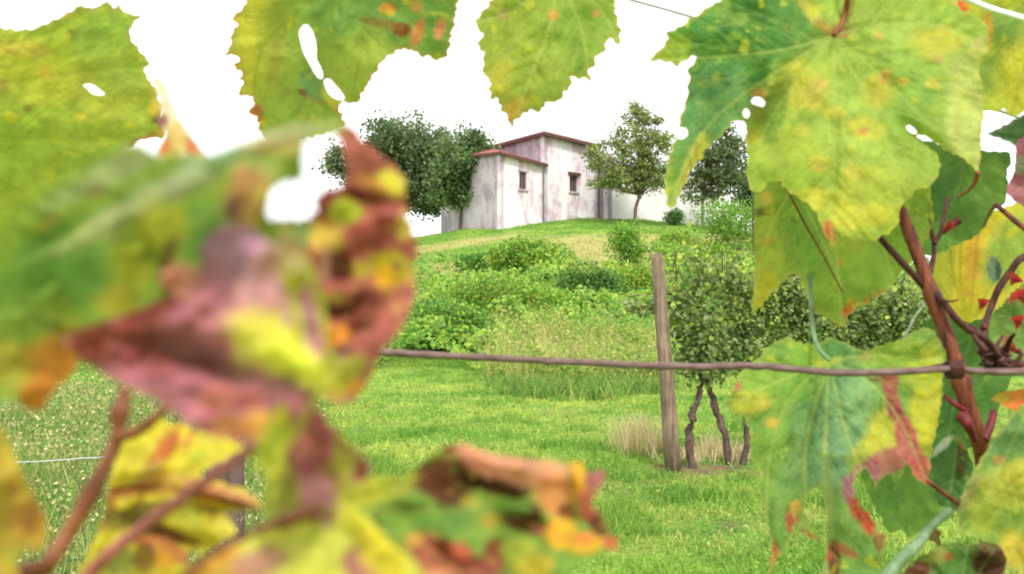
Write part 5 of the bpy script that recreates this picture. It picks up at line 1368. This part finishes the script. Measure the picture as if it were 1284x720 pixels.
leaf(lv, 'blurred curled leaf with scorched brown patches at the bottom centre',
     [(404, 640), (420, 618), (436, 606), (458, 598), (482, 596), (504, 598), (520, 588), (536, 576), (552, 564), (570, 556), (586, 558), (606, 566), (636, 572), (670, 576), (704, 576), (726, 580), (738, 592), (752, 590), (764, 590, 1), (758, 602), (748, 616), (742, 632), (750, 642), (760, 652), (762, 666), (774, 676), (772, 688), (756, 690), (748, 698), (730, 700), (716, 712), (700, 730), (690, 770), (520, 770), (506, 716), (488, 692), (464, 668), (440, 652), (420, 650)],
     .26, (590, 650), (.010, -.02), (420, 640), [[(420, 640), (520, 640), (640, 650), (740, 690)], [(420, 640), (520, 600), (580, 562)], [(420, 640), (540, 690), (620, 760)]],
     (124, 156, 62), [(450, 616, 40, 22, -10, (196, 190, 58), .9, .8), (510, 606, 40, 14, -30, (166, 170, 60), .9, .7), (560, 578, 22, 12, -20, (162, 156, 64), .9), (548, 600, 30, 26, -20, DKB, .97, .5), (570, 624, 22, 14, 0, DKB, .95, .5), (590, 592, 18, 22, 0, (80, 30, 22), .97, .5), (620, 608, 44, 12, 14, (70, 30, 18), .97, .5), (575, 562, 24, 7, 0, (110, 56, 34), .9), (590, 630, 14, 10, 0, (176, 166, 70), .8), (610, 580, 40, 14, 26, (232, 160, 124), .97, .5), (670, 592, 50, 20, 10, (236, 168, 130), .97, .5), (695, 618, 26, 26, 0, (226, 152, 92), .95, .6), (728, 600, 11, 34, 0, (248, 186, 50), .97, .5), (748, 600, 14, 16, 0, (172, 96, 100), .95, .5), (738, 634, 14, 24, 0, (184, 92, 72), .95), (712, 642, 12, 12, 0, (112, 56, 24), .95, .5), (750, 660, 14, 14, 0, (96, 30, 26), .97, .5), (652, 654, 28, 12, 10, (82, 36, 22), .97, .5), (668, 646, 14, 16, 0, (80, 36, 20), .95), (686, 664, 20, 9, 0, (166, 90, 84), .9), (705, 668, 22, 18, 0, (250, 180, 50), .97, .5), (736, 682, 24, 12, 0, (236, 180, 44), .95, .5), (734, 674, 16, 10, 0, (246, 140, 70), .9), (766, 680, 12, 12, 0, (226, 116, 84), .95),
      (615, 654, 14, 14, 0, (186, 160, 60), .8), (530, 680, 22, 14, 10, (180, 96, 84), .9), (545, 706, 40, 20, 20, (186, 100, 80), .95, .6), (580, 700, 34, 12, 30, (112, 40, 30), .95, .5), (620, 692, 14, 20, 0, (136, 56, 40), .95), (600, 712, 30, 16, 0, (162, 84, 70), .95), (578, 692, 16, 10, 0, (196, 96, 66), .9), (550, 730, 20, 16, 0, (232, 160, 116), .9), (520, 676, 12, 8, 0, (206, 160, 60), .9), (670, 710, 24, 14, 0, (206, 180, 58), .9), (650, 690, 24, 14, 0, (166, 170, 60), .8), (560, 650, 44, 14, 0, (106, 146, 62), .8), (640, 636, 30, 10, 8, (98, 136, 52), .9)],
     None, (), (22, 3), 4.6, .0, .010, [(600, 606, 60, 18, 14, .010), (650, 584, 90, 22, 10, -.010), (728, 600, 14, 40, 0, -.010), (652, 656, 30, 12, 8, .012)], M_AUTUMN, side=False)
leaf(lv, 'blurred mauve leaf base with dark slit at the bottom centre left',
     [(356, 520), (376, 508), (398, 512), (412, 530), (430, 548), (452, 568), (464, 584), (462, 598), (446, 606), (430, 612), (424, 632), (416, 650), (392, 660), (366, 654), (346, 640), (352, 616), (362, 590), (356, 560)],
     .205, (400, 580), (.0, .0), (380, 640), [[(380, 640), (400, 570), (380, 516)]],
     (168, 96, 96), [(378, 556, 16, 16, 0, (206, 130, 116), .8), (404, 570, 12, 30, -10, (152, 78, 70), .8), (446, 584, 20, 9, 42, (102, 46, 24), .95, .6), (434, 566, 16, 24, 0, (160, 150, 66), .9), (424, 600, 16, 24, 0, (166, 160, 60), .9), (416, 604, 7, 14, 0, (120, 70, 40), .8), (396, 620, 24, 26, 0, (190, 132, 130), .9), (362, 620, 14, 34, 0, (166, 170, 62), .9), (366, 600, 6, 20, 0, (130, 110, 50), .7)],
     None, (), (24, 3), 4.6, .0, .008, mat=M_AUTUMN, side=False)
leaf(lv, 'blurred olive green leaf behind the mauve leaf base',
     [(334, 606), (338, 578), (350, 560), (372, 568), (386, 590), (384, 620), (366, 646), (346, 654), (334, 648), (332, 630)], .25, (350, 610), (0, 0), (330, 650), [[(330, 650), (364, 580)]], (172, 178, 62), [(360, 606, 10, 22, 0, (120, 110, 50), .8), (340, 590, 12, 14, 0, (196, 190, 56), .7)], None, (), (24, 2), 5, mat=M_AUTUMN, side=False)
stem('stem', lv, [(158, 488, .27), (150, 520, .268), (146, 552, .266), (128, 592, .262), (106, 634, .258), (84, 672, .255), (58, 712, .25), (20, 780, .25), (60, 1300, .26)], 14, 22, M_BROWNSTALK, 12, 'brown main stem of the blurred vine', [(.12, .6, .05), (.45, .3, .05)])
stem('stem', lv, [(146, 548, .262), (166, 544, .262), (186, 532, .262), (206, 514, .262), (222, 500, .262)], 16, 10, M_BROWNSTALK, 10)
stem('petiole', lv, [(352, 528, .225), (310, 566, .228), (268, 596, .23), (232, 622, .232), (196, 648, .235), (160, 676, .238), (128, 704, .24), (90, 748, .245), (40, 830, .25)], 12, 20, M_STALK, 12, 'long mauve leaf stalk')
stem('petiole', lv, [(400, 640, .195), (360, 652, .20), (318, 672, .205), (270, 698, .21), (228, 730, .215), (180, 790, .22)], 18, 20, M_BROWNSTALK, 10, 'red brown leaf stalk')

# ------------------------------------------------------------------ sky, sun, camera
SUN_EL, SUN_AZ = 50.0, 168.0          # azimuth clockwise from +Y; the sun stands behind the camera
w = bpy.data.worlds.new('World'); SC.world = w; w.use_nodes = True
nt = w.node_tree; nt.nodes.clear()
out = nt.nodes.new('ShaderNodeOutputWorld')
sky = nt.nodes.new('ShaderNodeTexSky'); sky.sky_type = 'NISHITA'; sky.sun_disc = False
sky.sun_elevation = math.radians(SUN_EL); sky.sun_rotation = math.radians(SUN_AZ)
sky.air_density = 1.0; sky.dust_density = 4.0; sky.ozone_density = 1.0
hs = nt.nodes.new('ShaderNodeHueSaturation'); hs.inputs['Saturation'].default_value = .35
nt.links.new(sky.outputs[0], hs.inputs['Color'])
tc = nt.nodes.new('ShaderNodeTexCoord')
cl = noise(nt, tc.outputs['Generated'], 2.2, 5, .55)
cloud = mix(nt, maprange(nt, cl, .3, .7), (9.6, 9.7, 9.9), (11.6, 11.6, 11.6))
c = mix(nt, .90, hs.outputs[0], cloud)                  # bright closed overcast with a little of the sky behind it
bg = nt.nodes.new('ShaderNodeBackground'); bg.inputs['Strength'].default_value = .10
nt.links.new(c, bg.inputs['Color']); nt.links.new(bg.outputs[0], out.inputs['Surface'])

sd_ = bpy.data.lights.new('sun', 'SUN'); sd_.energy = 2.2; sd_.angle = math.radians(11); sd_.color = (1, .96, .9)
so = bpy.data.objects.new('sun', sd_); COL.objects.link(so)
az, el = math.radians(SUN_AZ), math.radians(SUN_EL)
to_sun = Vector((math.sin(az) * math.cos(el), math.cos(az) * math.cos(el), math.sin(el)))
so.rotation_euler = to_sun.to_track_quat('Z', 'Y').to_euler()
so.location = (0, 0, 30)

cd = bpy.data.cameras.new('camera'); cd.lens = 35; cd.sensor_width = 36; cd.clip_start = .02; cd.clip_end = 3000
cd.dof.use_dof = True; cd.dof.focus_distance = 1.7; cd.dof.aperture_fstop = 12.5
co = bpy.data.objects.new('camera', cd); COL.objects.link(co)
co.location = (0, 0, CAM_Z); co.rotation_euler = (math.radians(90) + PITCH, 0, 0)
SC.camera = co
vs_ = SC.view_settings; SC.display_settings.display_device = 'sRGB'
vs_.view_transform = 'Standard'; vs_.look = 'None'; vs_.exposure = .82; vs_.gamma = 1
SC.render.engine = 'CYCLES'
SC.cycles.use_denoising = True
SC.cycles.max_bounces = 8; SC.cycles.transmission_bounces = 6
SC.cycles.sample_clamp_indirect = 6
